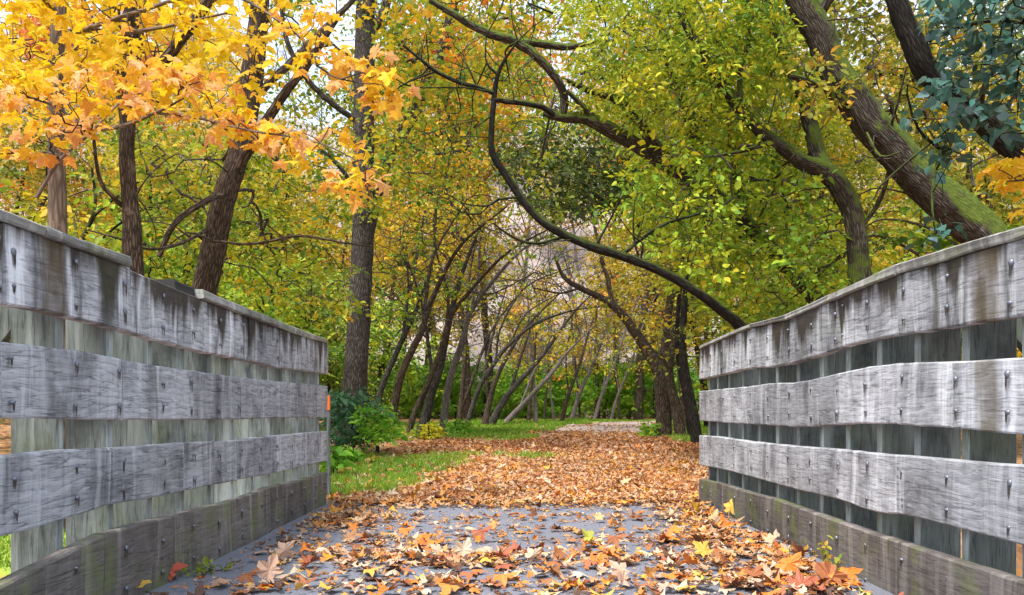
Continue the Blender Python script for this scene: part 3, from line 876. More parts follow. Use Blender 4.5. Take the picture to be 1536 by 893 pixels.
T.crown(C, 26, .32, .08, LEAF_OVAL, (.42, .24), r0=.004, maxr=.03)
T.finish(M['l_yelgreen'])

# ---- tall straight trunk at the left corner of the trail
T = Tree('tall_tree', 'tall straight grey trunk rising from the shrub at the end of the fence',
         [[(524, 668, 17, 50), (530, 600, 17, 38), (538, 480, 17, 34), (544, 330, 17, 31), (546, 170, 17, 31), (548, 20, 17, 28), (552, -120, 17, 24)],
          [(544, 300, 17, 8), (500, 240, 16.5, 6), (440, 200, 16, 4)],
          [(546, 60, 17, 14), (575, 20, 17, 13), (600, -60, 17, 9)],
          [(545, 190, 17, 9), (470, 130, 16.4, 8), (430, 60, 16, 7), (420, -20, 16, 5)]],
         M['bark_grey'], 20, .05, seed=4)
C, p = T.clumps_px([(400, -80), (600, -80), (640, 120), (590, 200), (560, 330), (500, 350), (430, 230), (400, 60)], 170, (16.7, 20))
T.crown(C, 28, .42, .10, LEAF_OVAL, (.45, .25), r0=.004, maxr=.035)
T.finish(M['l_yelgreen'])

# ---- thin pale leaning trunk
T = Tree('slender_tree', 'slender pale trunk leaning right across the canopy with green and orange leaves',
         [[(529, 640, 18.2, 13), (542, 430, 18.2, 15), (572, 268, 18.2, 17), (600, 205, 18.2, 20), (625, 160, 18.2, 18), (655, 93, 18.2, 16), (676, 30, 18.2, 14), (690, -60, 18.2, 10)],
          [(640, 125, 18.2, 7), (610, 80, 18.2, 6), (560, 30, 18.2, 4)], [(660, 80, 18.2, 7), (720, 40, 18.2, 5), (790, 20, 18.2, 3)],
          [(600, 205, 18.2, 6), (640, 230, 17.8, 5), (700, 225, 17, 3)]],
         M['bark_grey'], 12, .04, seed=5)
C, p = T.clumps_px([(540, -60), (800, -60), (830, 40), (720, 60), (700, 130), (640, 160), (580, 130)], 110, (12.5, 16))
T.crown(C, 16, .38, .10, LEAF_LO, (.50, .22), r0=.0035, maxr=.03)
C, p = T.clumps_px([(560, 120), (700, 130), (720, 240), (640, 300), (560, 330), (520, 300)], 80, (12.5, 17))
T.crown(C, 24, .4, .09, LEAF_OVAL, (.25, .2), r0=.0035, maxr=.03)
C, p = T.clumps_px([(560, -60), (900, -60), (900, 40), (850, 150), (760, 190), (640, 220), (580, 60)], 150, (17, 22))
T.crown(C, 26, .5, .11, LEAF_OVAL, (.40, .25), r0=.004, maxr=.03)
T.finish(M['l_mixed'])

# ---- the row of leaning trunks along the left of the trail; each arches over it
ROW = [  # label, trunk, extra stems, colour
 ('brown trunk leaning right just behind the green shrub', [(583, 652, 19, 22), (600, 570, 19, 17), (619, 524, 19, 16), (634, 494, 19, 15), (648, 450, 19, 12), (690, 370, 18.6, 8), (760, 310, 18, 4)],
  [[(634, 494, 19, 9), (640, 440, 19.3, 8), (652, 380, 19.6, 6), (700, 300, 20, 3)]], 'l_yelgreen'),
 ('thin grey trunk leaning between the tall straight trunk and the brown one', [(566, 630, 22, 15), (572, 584, 22, 14), (604, 509, 22, 12), (634, 441, 22, 10), (650, 380, 22, 7), (655, 300, 22, 4)],
  [[(604, 509, 22, 7), (612, 440, 22, 6), (610, 370, 22, 4)]], 'l_green'),
 ('slim brown trunk bending right above the small yellow bush', [(612, 655, 21, 16), (622, 620, 21, 14), (645, 569, 21, 13), (668, 505, 21, 12), (676, 475, 21, 11), (705, 437, 21, 8), (760, 380, 20.5, 6), (830, 340, 20, 3)],
  [[(668, 505, 21, 8), (672, 440, 21, 7), (655, 380, 21, 5), (650, 330, 21, 3)], [(705, 437, 21, 5), (740, 440, 20.5, 4), (800, 410, 20, 2)]], 'l_yelgreen'),
 ('broad grey brown trunk in the cluster beside the small yellow bush', [(634, 645, 22, 26), (645, 600, 22, 21), (660, 550, 22, 18), (672, 490, 22, 15), (690, 420, 22, 10), (720, 340, 22, 5)],
  [[(650, 580, 22, 9), (640, 500, 22, 8), (628, 440, 22, 6), (600, 360, 22, 3)]], 'l_green'),
 ('pale trunk sweeping up into a long arching branch over the trail', [(664, 652, 22.5, 20), (668, 610, 22.5, 17), (675, 569, 22.5, 16), (694, 512, 22.5, 15), (705, 471, 22.5, 12), (739, 422, 22, 9), (790, 370, 21.5, 6), (860, 340, 21, 3)],
  [[(705, 471, 22.5, 8), (716, 420, 22.5, 6), (720, 350, 22.5, 4)], [(739, 422, 22, 5), (800, 420, 21, 3), (850, 432, 20.6, 2)]], 'l_yellow'),
 ('brown twin stemmed trunk at the edge of the lawn beyond the cluster', [(688, 638, 27, 12), (692, 600, 27, 11), (696, 550, 27, 10), (700, 480, 27, 8), (705, 410, 27, 5), (720, 330, 27, 3)],
  [[(690, 620, 27, 8), (712, 560, 27, 7), (735, 500, 27, 6), (770, 450, 27, 4)]], 'l_yelgreen'),
 ('thin brown trunk arching far right over the trail', [(701, 634, 28, 12), (720, 580, 28, 11), (743, 543, 28, 10), (765, 516, 28, 9), (803, 486, 28, 7), (855, 467, 28, 4), (900, 460, 28, 2)],
  [[(743, 543, 28, 6), (752, 490, 28, 5), (790, 430, 28, 4), (860, 400, 28, 2)], [(765, 516, 28, 5), (790, 470, 28, 4), (840, 440, 28, 2)]], 'l_yellow'),
 ('thick upright trunk with a low fork beside the lawn', [(728, 632, 31, 16), (734, 605, 31, 14), (742, 575, 31, 12), (758, 540, 31, 9), (790, 490, 31, 6), (840, 440, 31, 3)],
  [[(734, 605, 31, 9), (728, 560, 31, 8), (740, 500, 31, 6), (760, 430, 31, 3)]], 'l_yelgreen'),
 ('stout grey trunk leaning low to the right at the far lawn', [(739, 632, 32, 20), (752, 608, 32, 16), (765, 588, 32, 14), (799, 550, 32, 11), (821, 524, 32, 8), (860, 470, 32, 5), (900, 430, 32, 2)],
  [[(765, 588, 32, 8), (780, 540, 32, 7), (800, 480, 32, 4)]], 'l_yellow'),
 ('nearly fallen pale trunk reaching right over the far lawn', [(762, 631, 33, 14), (780, 612, 33, 12), (799, 591, 33, 10), (829, 558, 33, 9), (850, 530, 33, 6), (890, 490, 33, 3)],
  [[(780, 612, 33, 6), (800, 560, 33, 5), (830, 500, 33, 3)]], 'l_yellow'),
]
for k in range(16):
    px = 796 + k * 13 + random.uniform(-9, 9); Y = 37 + k * .7 + random.uniform(-3, 3)
    ln = random.choice([random.uniform(-16, 8), random.uniform(5, 46), random.uniform(15, 40)]); w = random.uniform(4, 9.5)
    yb = HZ + (H - float(gz((px - CX) * Y / F, Y))) * F / Y
    tr = [(px, yb, Y, w * 1.3), (px + ln * .35, yb - 40, Y, w), (px + ln, yb - 90, Y, w * .8), (px + ln * 1.5, yb - 140, Y, w * .5), (px + ln * 2.3, yb - 200, Y, w * .25)]
    ROW.append((f"{['slim ', 'stout '][w > 7]}{['dark', 'pale'][k % 2]} trunk {['nearly upright', 'leaning', 'leaning steeply'][int(ln > 12) + int(ln > 32)]} in the far row, {['left', 'middle', 'right'][min(2, k // 6)]} part", tr,
                [[(px + ln * .4, yb - 42, Y, w * .5), (px + ln * .4 + random.uniform(-14, 8), yb - 95, Y, w * .4), (px + ln * .6, yb - 160, Y, w * .2)]],
                ['l_yellow', 'l_yelgreen', 'l_yellow', 'l_lime'][k % 4]))
LAST = None
for k, (lab, tr, ex, colr) in enumerate(ROW):
    far = k >= 10
    wf = .66 if not far else .75
    tr = [(a, b, c, d * wf) for a, b, c, d in tr]; ex = [[(a, b, c, d * wf) for a, b, c, d in e] for e in ex]
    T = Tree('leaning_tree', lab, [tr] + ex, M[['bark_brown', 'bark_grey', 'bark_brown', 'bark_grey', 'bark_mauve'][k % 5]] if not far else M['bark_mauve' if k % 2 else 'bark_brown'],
             10 if not far else 7, .05 if not far else .0, seed=20 + k, group='leaning trees along the left of the trail')
    tip = T.skel[-1]; rg = T.rng
    # crown: clumps round the upper stems, thin and open so that the arching branches stay visible
    sk = np.array([q for q in T.skel if q[2] > 2.6])
    n = (34 if k < 4 else 9) if not far else 22
    C = sk[rg.integers(0, len(sk), n)] + rg.normal(size=(n, 3)) * np.array((1.1, 1.2, .9)) + np.array((0, 0, 1.0))
    C2 = sk[rg.integers(0, len(sk), 90)] + rg.normal(size=(90, 3)) * np.array((1.6, 1.2, 1.5))
    C[:, 2] -= (.8 if far else 0); C = C[C[:, 2] > 1.9]; C2 = C2[C2[:, 2] > 2.4]
    T.tw += grow_twigs(T.skel, C2, rg, .005, maxr=.03)       # bare arching twigs
    T.crown(C, 22, .42, .10 if not far else .14, LEAF_OVAL, (.5, .22), r0=.004, maxr=.03)
    T.finish(M[colr])

# ---- right of the trail: the pair of trunks whose left one arches over
T = Tree('arching_tree', 'brown trunk right of the trail bending left in an arch with yellow leaves',
         [[(996, 668, 21.5, 28), (996, 640, 21.5, 22), (993, 575, 21.5, 23), (985, 549, 21.5, 21), (972, 528, 21.5, 17), (949, 493, 21.5, 14), (927, 465, 21.5, 12), (904, 448, 21.5, 10), (870, 432, 21.5, 8), (846, 416, 21.5, 6), (832, 385, 21.5, 4)],
          [(918, 457, 21.5, 8), (912, 420, 21.5, 7), (903, 390, 21.5, 6), (892, 340, 21.5, 4)],
          [(994, 560, 21.5, 14), (1000, 500, 21.5, 12), (1006, 430, 21.5, 10), (1000, 360, 21.5, 7)],
          [(870, 432, 21.5, 4), (840, 440, 21.3, 3), (800, 432, 21, 2)]],
         M['bark_brown'], 16, .06, seed=50)
C, p = T.clumps_px([(850, 400), (960, 380), (1050, 400), (1050, 520), (985, 540), (980, 500), (930, 440)], 60, (19.5, 25))
T.crown(C, 20, .45, .10, LEAF_OVAL, (.4, .2), r0=.004)
T.stubs(20)
T.finish(M['l_yellow'])
T = Tree('leaning_tree', 'brown trunk standing against the arching one right of the trail',
         [[(1024, 668, 21, 20), (1014, 610, 21, 16), (1004, 560, 21, 13), (1012, 500, 21, 14), (1030, 420, 21, 10), (1050, 340, 21, 6)]], M['bark_brown'], 12, .05, seed=51)
C, p = T.clumps_px([(980, 330), (1120, 330), (1100, 470), (1000, 480)], 60, (19, 24))
T.crown(C, 24, .55, .10, LEAF_OVAL, (.45, .2)); T.finish(M['l_lime'])
for (lab, px, Y, dx, w, sd, mt) in (('dark trunk touching the far end of the unbroken cap rail', 1046, 17, -22, 15, 52, 'bark_dark'), ('slim brown trunk a step behind the arching pair', 1030, 25, -12, 13, 53, 'bark_brown'),
                                ('dark slim trunk between the arching pair and the fence end', 1038, 19, -22, 9, 54, 'bark_dark')):
    yb = HZ + .67 * F / Y
    T = Tree('leaning_tree', lab, [[(px, yb, Y, w * 1.3), (px + dx * .4, yb - 60, Y, w), (px + dx, yb - 140, Y, w * .8), (px + dx * .8, yb - 230, Y, w * .6), (px + dx * .2, yb - 330, Y, w * .3)]], M[mt], 12, .05, seed=sd)
    C = np.array(T.skel[-3:])[T.rng.integers(0, 3, 50)] + T.rng.normal(size=(50, 3)) * np.array((1.2, 1.2, 1.)) + np.array((.6, 0, .4))
    T.crown(C, 24, .55, .10, LEAF_OVAL, (.45, .2)); T.finish(M['l_olive' if sd == 52 else 'l_yelgreen'])

# ---- the dark branch that sweeps down over the middle of the picture
T = Tree('dark_arching_tree', 'black stem sweeping in a long curve from behind the fence up over the trail',
         [[(1150, 560, 9.4, 24.0), (1112, 492, 9.2, 17.6), (1082, 466, 9.1, 15.2), (1048, 440, 9.0, 14.4), (1010, 417, 9.0, 13.6), (968, 397, 9.0, 12.8), (930, 383, 9.0, 13.6), (890, 371, 9.0, 13.6), (850, 354, 9.0, 12.8), (818, 336, 9.0, 12.8), (793, 312, 9.0, 12.0), (772, 282, 9.0, 11.2), (752, 252, 9.0, 10.4), (738, 228, 9.0, 10.4), (737, 195, 9.0, 8.8), (740, 160, 9.0, 8.0), (746, 115, 9.0, 6.4), (760, 85, 9.0, 4.0), (777, 62, 9.0, 2.4)],
          [(741, 140, 9, 7.2), (715, 130, 9, 6.4), (690, 124, 9, 6.4), (655, 107, 9, 6.4), (632, 90, 9, 5.6), (605, 68, 9, 3.2)],
          [(739, 150, 9, 7.2), (770, 153, 9, 8.0), (812, 160, 9, 8.8), (830, 172, 9.1, 8.8)],
          [(746, 112, 9, 4.0), (730, 95, 9, 3.2), (728, 70, 9, 1.6)], [(777, 62, 9.0, 2.4), (768, 30, 9, 1.6), (764, -30, 9, 1.2)], [(777, 62, 9, 2.4), (800, 40, 9, 1.6), (830, 20, 9, 1.2)],
          [(892, 372, 9.0, 4.8), (915, 330, 9, 3.2), (930, 300, 9, 2.4)], [(930, 384, 9, 7.2), (960, 360, 9.1, 5.6), (1000, 335, 9.2, 4.8), (1060, 318, 9.3, 3.2)],
          [(850, 354, 9.0, 5.6), (805, 366, 9, 4.8), (770, 356, 9, 4.0), (740, 335, 9, 2.4)], [(782, 296, 9, 4.0), (745, 300, 9, 3.2), (722, 320, 9, 1.6)],
          [(960, 394, 9, 3.2), (950, 350, 9, 2.4), (952, 300, 9, 1.6)], [(655, 107, 9, 3.2), (600, 130, 9, 2.4), (560, 170, 9, 1.6)]],
         M['bark_dark'], 16, .08, seed=60)
C, p = T.clumps_px([(620, 40), (820, 30), (830, 130), (700, 170), (620, 130)], 30, (8.4, 9.8))
T.tw += grow_twigs(T.skel, C, T.rng, .003, maxr=.012)
C, p = T.clumps_px([(640, 150), (720, 180), (760, 330), (720, 420), (620, 400)], 26, (8.6, 10))
T.tw += grow_twigs(T.skel, C, T.rng, .003, maxr=.012)
C, p = T.clumps_px([(900, 250), (1080, 240), (1100, 440), (1000, 390), (900, 350)], 44, (8.6, 10.5))
T.crown(C, 13, .26, .062, LEAF_OVAL, (.55, .2), r0=.003, maxr=.012)
T.finish(M['l_green'])

# ---- dark evergreen clump in the middle
T = Tree('dark_evergreen', 'dark green leafy tree above the middle of the arch behind the black stem',
         [[(1062, 640, 27, 12), (1050, 540, 27, 10), (1020, 430, 27, 9), (960, 340, 27, 7), (890, 290, 27, 6), (850, 240, 27, 4)], [(960, 340, 27, 3), (930, 270, 26.5, 2.5), (960, 250, 26, 1.5)], [(890, 290, 27, 3), (800, 260, 26.5, 2.5), (760, 250, 26, 1.5)]],
         M['bark_dark'], 8, .03, seed=61)
C, p = T.clumps_px([(765, 215), (800, 190), (880, 178), (960, 205), (985, 250), (950, 300), (890, 320), (840, 318), (790, 300), (755, 260)], 150, (24, 28))
T.crown(C, 34, .6, .14, LEAF_OVAL, (.4, .25))
C, p = T.clumps_px([(715, 240), (760, 180), (880, 150), (1010, 190), (1020, 290), (940, 340), (800, 330)], 70, (22, 27))
T.crown(C, 24, .5, .13, LEAF_OVAL, (.85, .15)); T.finish(M['l_dark'])

# ---- big mossy tree whose limb crosses the upper middle; yellow green canopy
T = Tree('mossy_tree', 'mossy trunk leaning left whose long limb crosses the top of the arch under lime leaves',
         [[(1240, 470, 11.5, 24), (1180, 400, 11.5, 22), (1120, 335, 11.5, 22), (1060, 285, 11.5, 22), (1000, 248, 11.5, 20), (950, 215, 11.5, 19), (912, 193, 11.5, 22), (880, 178, 11.5, 19), (842, 176, 11.5, 15), (815, 170, 11.5, 9)],
          [(1010, 255, 11.5, 20), (980, 215, 11.4, 18), (952, 180, 11.3, 16), (925, 150, 11.2, 15), (880, 135, 11.1, 10), (850, 120, 11, 6)],
          [(845, 176, 11.5, 13), (845, 140, 11.4, 12), (830, 112, 11.3, 12), (805, 85, 11.2, 13), (775, 63, 11.2, 14), (735, 50, 11.2, 13), (695, 30, 11.2, 11), (645, 0, 11.2, 8)],
          [(775, 63, 11.2, 12), (810, 66, 11.2, 12), (855, 70, 11.2, 10), (905, 62, 11, 6)],
          [(900, 185, 11.5, 10), (875, 160, 11.4, 9), (850, 136, 11.3, 6)],
          [(1060, 285, 11.5, 20), (1040, 200, 11.5, 18), (1015, 120, 11.5, 15), (990, 40, 11.5, 12), (980, -60, 11.5, 8)],
          [(925, 150, 11.2, 9), (915, 125, 11.2, 10), (895, 112, 11.2, 9), (870, 110, 11.2, 5)],
          [(1120, 335, 11.5, 18), (1100, 240, 11.6, 15), (1090, 150, 11.7, 11), (1060, 60, 11.8, 8)]],
         M['bark_moss'], 18, .07, seed=62)
C, p = T.clumps_px([(860, 20), (900, -80), (1180, -90), (1180, 120), (1120, 220), (1020, 200), (1000, 140), (930, 150), (880, 110)], 400, (9.2, 12.5))
T.crown(C, 34, .30, .072, LEAF_SLIM, (.42, .24), r0=.003, maxr=.02)
C, p = T.clumps_px([(840, 150), (1000, 130), (1130, 200), (1080, 260), (980, 200), (900, 170)], 90, (10, 12.8))
T.crown(C, 28, .30, .07, LEAF_SLIM, (.45, .2), r0=.003, maxr=.02)
C, p = T.clumps_px([(720, 150), (780, 90), (860, -40), (1150, -60), (1150, 300), (1010, 330), (960, 240), (880, 190), (800, 200)], 210, (14, 19))
T.crown(C, 30, .42, .095, LEAF_SLIM, (.35, .22), r0=.004, maxr=.03)
T.finish(M['l_lime'])

# ---- curved stem with smooth foot behind the right fence
T = Tree('curved_tree', 'bare brown foot rising behind the rail then curving left as a mossy stem',
         [[(1291, 430, 10, 34), (1289, 395, 10, 32), (1285, 350, 10, 31), (1275, 310, 10, 32), (1255, 272, 10, 32), (1232, 252, 10, 28), (1208, 245, 10, 24), (1180, 225, 10, 21), (1140, 195, 10, 19), (1112, 165, 10, 18), (1085, 128, 10, 17), (1062, 95, 10, 15), (1030, 40, 10, 12), (1000, -30, 10, 8)],
          [(1238, 256, 10, 22), (1224, 222, 10.1, 23), (1204, 143, 10.3, 22), (1188, 105, 10.4, 22), (1167, 50, 10.5, 22), (1155, -10, 10.5, 20), (1145, -90, 10.5, 14)],
          [(1112, 165, 10, 9), (1110, 110, 9.9, 8), (1125, 50, 9.8, 6), (1120, -20, 9.8, 4)],
          [(1285, 350, 10, 8), (1320, 300, 9.8, 7), (1335, 250, 9.7, 5)],
          [(1160, 212, 10, 8), (1120, 225, 9.8, 6), (1070, 235, 9.6, 4)]],
         M['bark_moss'], 18, .06, seed=63)
C, p = T.clumps_px([(950, 250), (1060, 190), (1200, 250), (1260, 330), (1270, 420), (1180, 470), (1090, 480), (1000, 400), (940, 330)], 300, (9.7, 13.6))
T.crown(C, 28, .32, .08, LEAF_OVAL, (.55, .2), r0=.0035, maxr=.02)
C, p = T.clumps_px([(1060, -60), (1200, -60), (1240, 120), (1180, 240), (1100, 220), (1040, 100)], 90, (9.5, 12))
T.crown(C, 25, .36, .075, LEAF_OVAL, (.62, .2), r0=.003, maxr=.02)
T.finish(M['l_green'])

# ---- the big leaning trunk with moss on its upper side
T = Tree('big_mossy_tree', 'thickest leaning trunk with a moss covered upper side behind the unbroken rail',
         [[(1490, 380, 9.5, 62), (1452, 335, 9.5, 58), (1406, 294, 9.5, 54), (1368, 255, 9.5, 50), (1330, 212, 9.5, 51), (1300, 180, 9.5, 49), (1280, 146, 9.5, 47), (1253, 105, 9.5, 44), (1232, 55, 9.5, 43), (1205, 8, 9.5, 42), (1180, -60, 9.5, 38), (1150, -160, 9.5, 36)],
          [(1275, 160, 9.5, 16), (1240, 138, 9.3, 14), (1210, 122, 9.2, 12), (1183, 114, 9.1, 8)],
          [(1220, 30, 9.5, 20), (1260, -40, 9.4, 16), (1290, -120, 9.4, 10)],
          [(1330, 215, 9.5, 5), (1345, 160, 9.2, 4), (1360, 100, 9, 2)], [(1300, 200, 9.3, 4), (1320, 235, 9.1, 4), (1350, 228, 9.0, 2)]],
         M['bark_moss'], 26, .07, seed=64)
C, p = T.clumps_px([(1130, -90), (1540, -90), (1560, 330), (1440, 330), (1330, 170), (1250, 60), (1200, 20)], 380, (10.6, 15))
T.crown(C, 28, .34, .08, LEAF_OVAL, (.5, .22), r0=.0035, maxr=.025)
C, p = T.clumps_px([(1180, 80), (1300, 100), (1300, 160), (1210, 190)], 20, (8.7, 9.2))
T.crown(C, 14, .22, .07, LEAF_OVAL, (.55, .2), r0=.0025, maxr=.012)
T.finish(M['l_olive'])

# ---- dark trunk at the far right with blue green leaves
T = Tree('vine_covered_tree', 'dark trunk leaning in from the right hung with blue green leaves',
         [[(1620, 330, 7.2, 44), (1560, 262, 7.2, 40), (1515, 215, 7.2, 38), (1470, 172, 7.2, 36), (1425, 138, 7.2, 35), (1390, 105, 7.2, 34), (1368, 60, 7.2, 32), (1348, 10, 7.2, 28), (1320, -70, 7.2, 22)],
          [(1420, 135, 7.2, 8), (1432, 185, 6.4, 6), (1412, 225, 5.8, 5), (1398, 290, 5.4, 4), (1403, 352, 5.2, 2)],
          [(1390, 60, 7.2, 10), (1440, 40, 6.2, 8), (1500, 30, 5.4, 6), (1560, 40, 5, 4)],
          [(1470, 172, 7.2, 8), (1480, 120, 6.4, 7), (1520, 90, 5.6, 5)], [(1432, 185, 6.4, 4), (1330, 270, 6.4, 3), (1310, 300, 6.4, 2)]],
         M['bark_dark'], 20, .09, seed=65)
parts = []
for poly, n, per in (([(1385, -50), (1590, -60), (1590, 170), (1500, 210), (1430, 170), (1400, 100)], 88, 8), ([(1350, 150), (1400, 150), (1400, 200), (1350, 200)], 3, 4), ([(1385, 310), (1425, 310), (1425, 385), (1390, 385)], 4, 5), ([(1400, 180), (1480, 200), (1440, 260), (1395, 250)], 8, 5)):
    C, _ = T.clumps_px(poly, n, (4.9, 6.0))
    parts.append(T.leaves(C, per + 2, .13, .066, LEAF_OVAL, (.45, .25), flat=.7, droop=.6, tilt=.6)); T.tw += grow_twigs(T.skel, C, T.rng, .0022, maxr=.01)
P, s, ax, nr, h = [np.concatenate(x) for x in zip(*parts)]
scr = s / P[:, 1] * ((np.abs(P[:, 0] / P[:, 1]) < .62) & ((P[:, 2] - H) / P[:, 1] < .49))
top = np.argsort(-scr)[:240]; rest = np.setdiff1d(np.arange(len(P)), top)
OV = (np.array([(0, 0, 0), (.02, .2, .03), (.25, .36, .05), (.6, .28, .02), (1, 0, -.12), (.6, -.28, .02), (.25, -.36, .05), (.02, -.2, .03), (.3, 0, 0)]), [(8, 1, 0), (8, 2, 1), (8, 3, 2), (8, 4, 3), (8, 5, 4), (8, 6, 5), (8, 7, 6), (8, 0, 7)])
T.lv.append(leaf_arrays(P[rest] - T.base, s[rest], ax[rest], nr[rest], OV, h[rest]))
TEAL_M = [one_col('teal leaf dark', [(0, (.006, .05, .04)), (1, (.02, .10, .075))], .2), one_col('teal leaf mid', [(0, (.015, .11, .085)), (1, (.04, .16, .13))], .25), one_col('teal leaf pale', [(0, (.05, .17, .16)), (1, (.12, .23, .25))], .25)]
single_leaves(T.root, T.base, top, P, s, ax, nr, h, [OV], TEAL_M)
T.finish(M['l_teal'])

# ---- yellow maple beyond the right edge: only two sprays reach into the frame
T = Tree('maple_tree', 'small yellow maple whose low sprays show beyond the right end of the fence',
         [[(1690, 640, 5.9, 30), (1680, 450, 5.9, 28), (1670, 250, 5.9, 24), (1660, 60, 5.9, 18)], [(1675, 300, 5.9, 8), (1590, 270, 5.7, 6), (1510, 272, 5.6, 2)], [(1685, 540, 5.9, 8), (1600, 520, 5.8, 6), (1530, 512, 5.8, 2)]],
         M['bark_grey'], 10, .05, seed=66)
parts = []
for poly, n in (([(1476, 255), (1600, 220), (1620, 320), (1500, 315)], 16), ([(1500, 480), (1640, 460), (1640, 560), (1500, 556)], 16)):
    C, _ = T.clumps_px(poly, n, (5.5, 6.0)); parts.append(T.leaves(C, 6, .13, .085, LEAF_LO, (.22, .14), droop=.5)); T.tw += grow_twigs(T.skel, C, T.rng, .0025, maxr=.01)
P, s, ax, nr, h = [np.concatenate(x) for x in zip(*parts)]
single_leaves(T.root, T.base, np.arange(len(P)), P, s, ax, nr, h, LEAF_HI, MAPLE_M)
T.finish(M['l_maple'])

# ------------------------------------------------------------------ the wood behind: a few kinds, copied
def forest_kind(seed, height, rad, low, clumps, per, leaf, tmpl, bark, leafmat, lean=.12, bare=0):
    rg = np.random.default_rng(seed)
    pts, r = [], []
    lx, ly = lean * (.7 + .6 * rg.random()), rg.normal() * .08
    n = 8; r0 = height * (.016 if height < 7 else .0095)
    for i in range(n):
        t = i / (n - 1); pts.append((lx * height * t ** 1.5 + rg.normal() * .06, ly * height * t + rg.normal() * .06, height * .93 * t - .15)); r.append(r0 * (1.15 - t * .95))
    trunk = catmull(pts, 4); rr = np.interp(np.linspace(0, n - 1, len(trunk)), np.arange(n), r)
    tubes = [tube(trunk, rr, 9, .04, rg)]
    skel = list(trunk[len(trunk) // 4:])
    for k in range(7):
        i = int(len(trunk) * rg.uniform(.28, .85)); p = trunk[i]; a = rg.uniform(0, 6.28); L = rad * rg.uniform(.6, 1.1)
        b = [p, p + np.array((math.cos(a) * L * .4, math.sin(a) * L * .4, L * .35)), p + np.array((math.cos(a) * L * .8, math.sin(a) * L * .8, L * .5)), p + np.array((math.cos(a) * L, math.sin(a) * L, L * .45))]
        bp = catmull(b, 4); tubes.append(tube(bp, np.linspace(rr[i] * .55, .012, len(bp)), 6, .03, rg)); skel += list(bp[3:])
    mt = tubes_mesh('trunk', tubes, np.zeros(3)); mt.materials.append(bark)
    top = trunk[-1]
    C = rg.normal(size=(clumps * 3, 3)); C = unit(C) * (rg.random((clumps * 3, 1)) ** .4)
    C = C * np.array((rad, rad, (height - low) / 2)) * rg.uniform(.75, 1.1, (clumps * 3, 1))
    # holes: drop clumps near some random voids
    hol = rg.normal(size=(6, 3)) * np.array((rad, rad, (height - low) / 2)) * .6
    keep = np.min(np.linalg.norm(C[:, None] - hol[None], axis=2), axis=1) > rad * .38
    C = C[keep][:clumps] + np.array((top[0] * .7, top[1] * .7, (height + low) / 2))
    tw = grow_twigs(skel, C, rg, .006, maxr=.05)
    if bare:
        B = rg.normal(size=(bare, 3)); B = unit(B) * (rg.random((bare, 1)) ** .5) * np.array((rad, rad, (height - low) / 2)) + np.array((top[0] * .7, top[1] * .7, (height + low) / 2))
        tw += grow_twigs(skel, B, rg, .007, maxr=.05)
    mw = tubes_mesh('twigs', tw, np.zeros(3)); mw.materials.append(bark)
    mc = None
    if per:
        hc = np.clip(.5 + rg.normal(size=len(C)) * .2, 0, 1)
        P, s, ax, nr, h = spray(C, hc, per, rad * .175, leaf, rg, flat=.5)
        v, l, z, hh = join_arrays([leaf_arrays(P, s, ax, nr, tmpl, h)])
        mc = np_mesh('crown', v, l, z, hue=hh); mc.materials.append(leafmat)
    return mt, mw, mc
KINDS = {
 'sapling_yellow': (forest_kind(101, 5.5, 2.3, .3, 95, 34, .115, LEAF_OVAL, M['bark_dark'], M['l_yelgreen']), 'understory_tree', 'yellow green bushy understory tree'),
 'sapling_green': (forest_kind(102, 5.0, 2.2, .2, 95, 34, .115, LEAF_OVAL, M['bark_brown'], M['l_green']), 'understory_tree', 'light green bushy understory tree'),
 'sapling_olive': (forest_kind(103, 6.0, 2.2, .4, 90, 34, .12, LEAF_OVAL, M['bark_dark'], M['l_olive']), 'understory_tree', 'olive bushy understory tree'),
 'tall_yellow': (forest_kind(104, 14, 3.6, 3.2, 150, 36, .15, LEAF_OVAL, M['bark_grey'], M['l_yellow'], bare=40), 'forest_tree', 'tall yellow leaved forest tree'),
 'tall_green': (forest_kind(105, 15, 3.8, 3.5, 150, 36, .15, LEAF_OVAL, M['bark_brown'], M['l_yelgreen'], bare=40), 'forest_tree', 'tall yellow green forest tree'),
 'tall_mixed': (forest_kind(106, 13, 3.4, 3.0, 140, 36, .15, LEAF_OVAL, M['bark_dark'], M['l_mixed'], bare=40), 'forest_tree', 'tall orange and green forest tree'),
 'tall_olive': (forest_kind(107, 14, 3.6, 2.8, 150, 36, .15, LEAF_OVAL, M['bark_dark'], M['l_olive'], bare=40), 'forest_tree', 'tall olive leaved forest tree'),
 'tall_high': (forest_kind(115, 21, 4.6, 9.5, 170, 40, .19, LEAF_OVAL, M['bark_grey'], M['l_yelgreen'], bare=70), 'forest_tree', 'very tall high crowned yellow green tree'),
 'tall_high_mixed': (forest_kind(116, 20, 4.4, 9.5, 170, 40, .19, LEAF_OVAL, M['bark_brown'], M['l_mixed'], bare=70), 'forest_tree', 'very tall high crowned orange green tree'),
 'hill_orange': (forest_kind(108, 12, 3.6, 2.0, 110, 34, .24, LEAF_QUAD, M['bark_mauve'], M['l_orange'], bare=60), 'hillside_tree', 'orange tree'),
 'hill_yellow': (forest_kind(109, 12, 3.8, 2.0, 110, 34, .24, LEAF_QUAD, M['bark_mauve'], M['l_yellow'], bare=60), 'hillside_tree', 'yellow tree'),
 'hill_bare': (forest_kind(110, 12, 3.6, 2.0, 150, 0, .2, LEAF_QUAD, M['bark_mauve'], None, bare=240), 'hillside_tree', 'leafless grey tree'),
 'bright_bush': (forest_kind(111, 3.4, 2.2, -.3, 80, 34, .17, LEAF_OVAL, M['bark_brown'], M['l_fargreen'], 0), 'green_bush', 'bright green bush'),
}
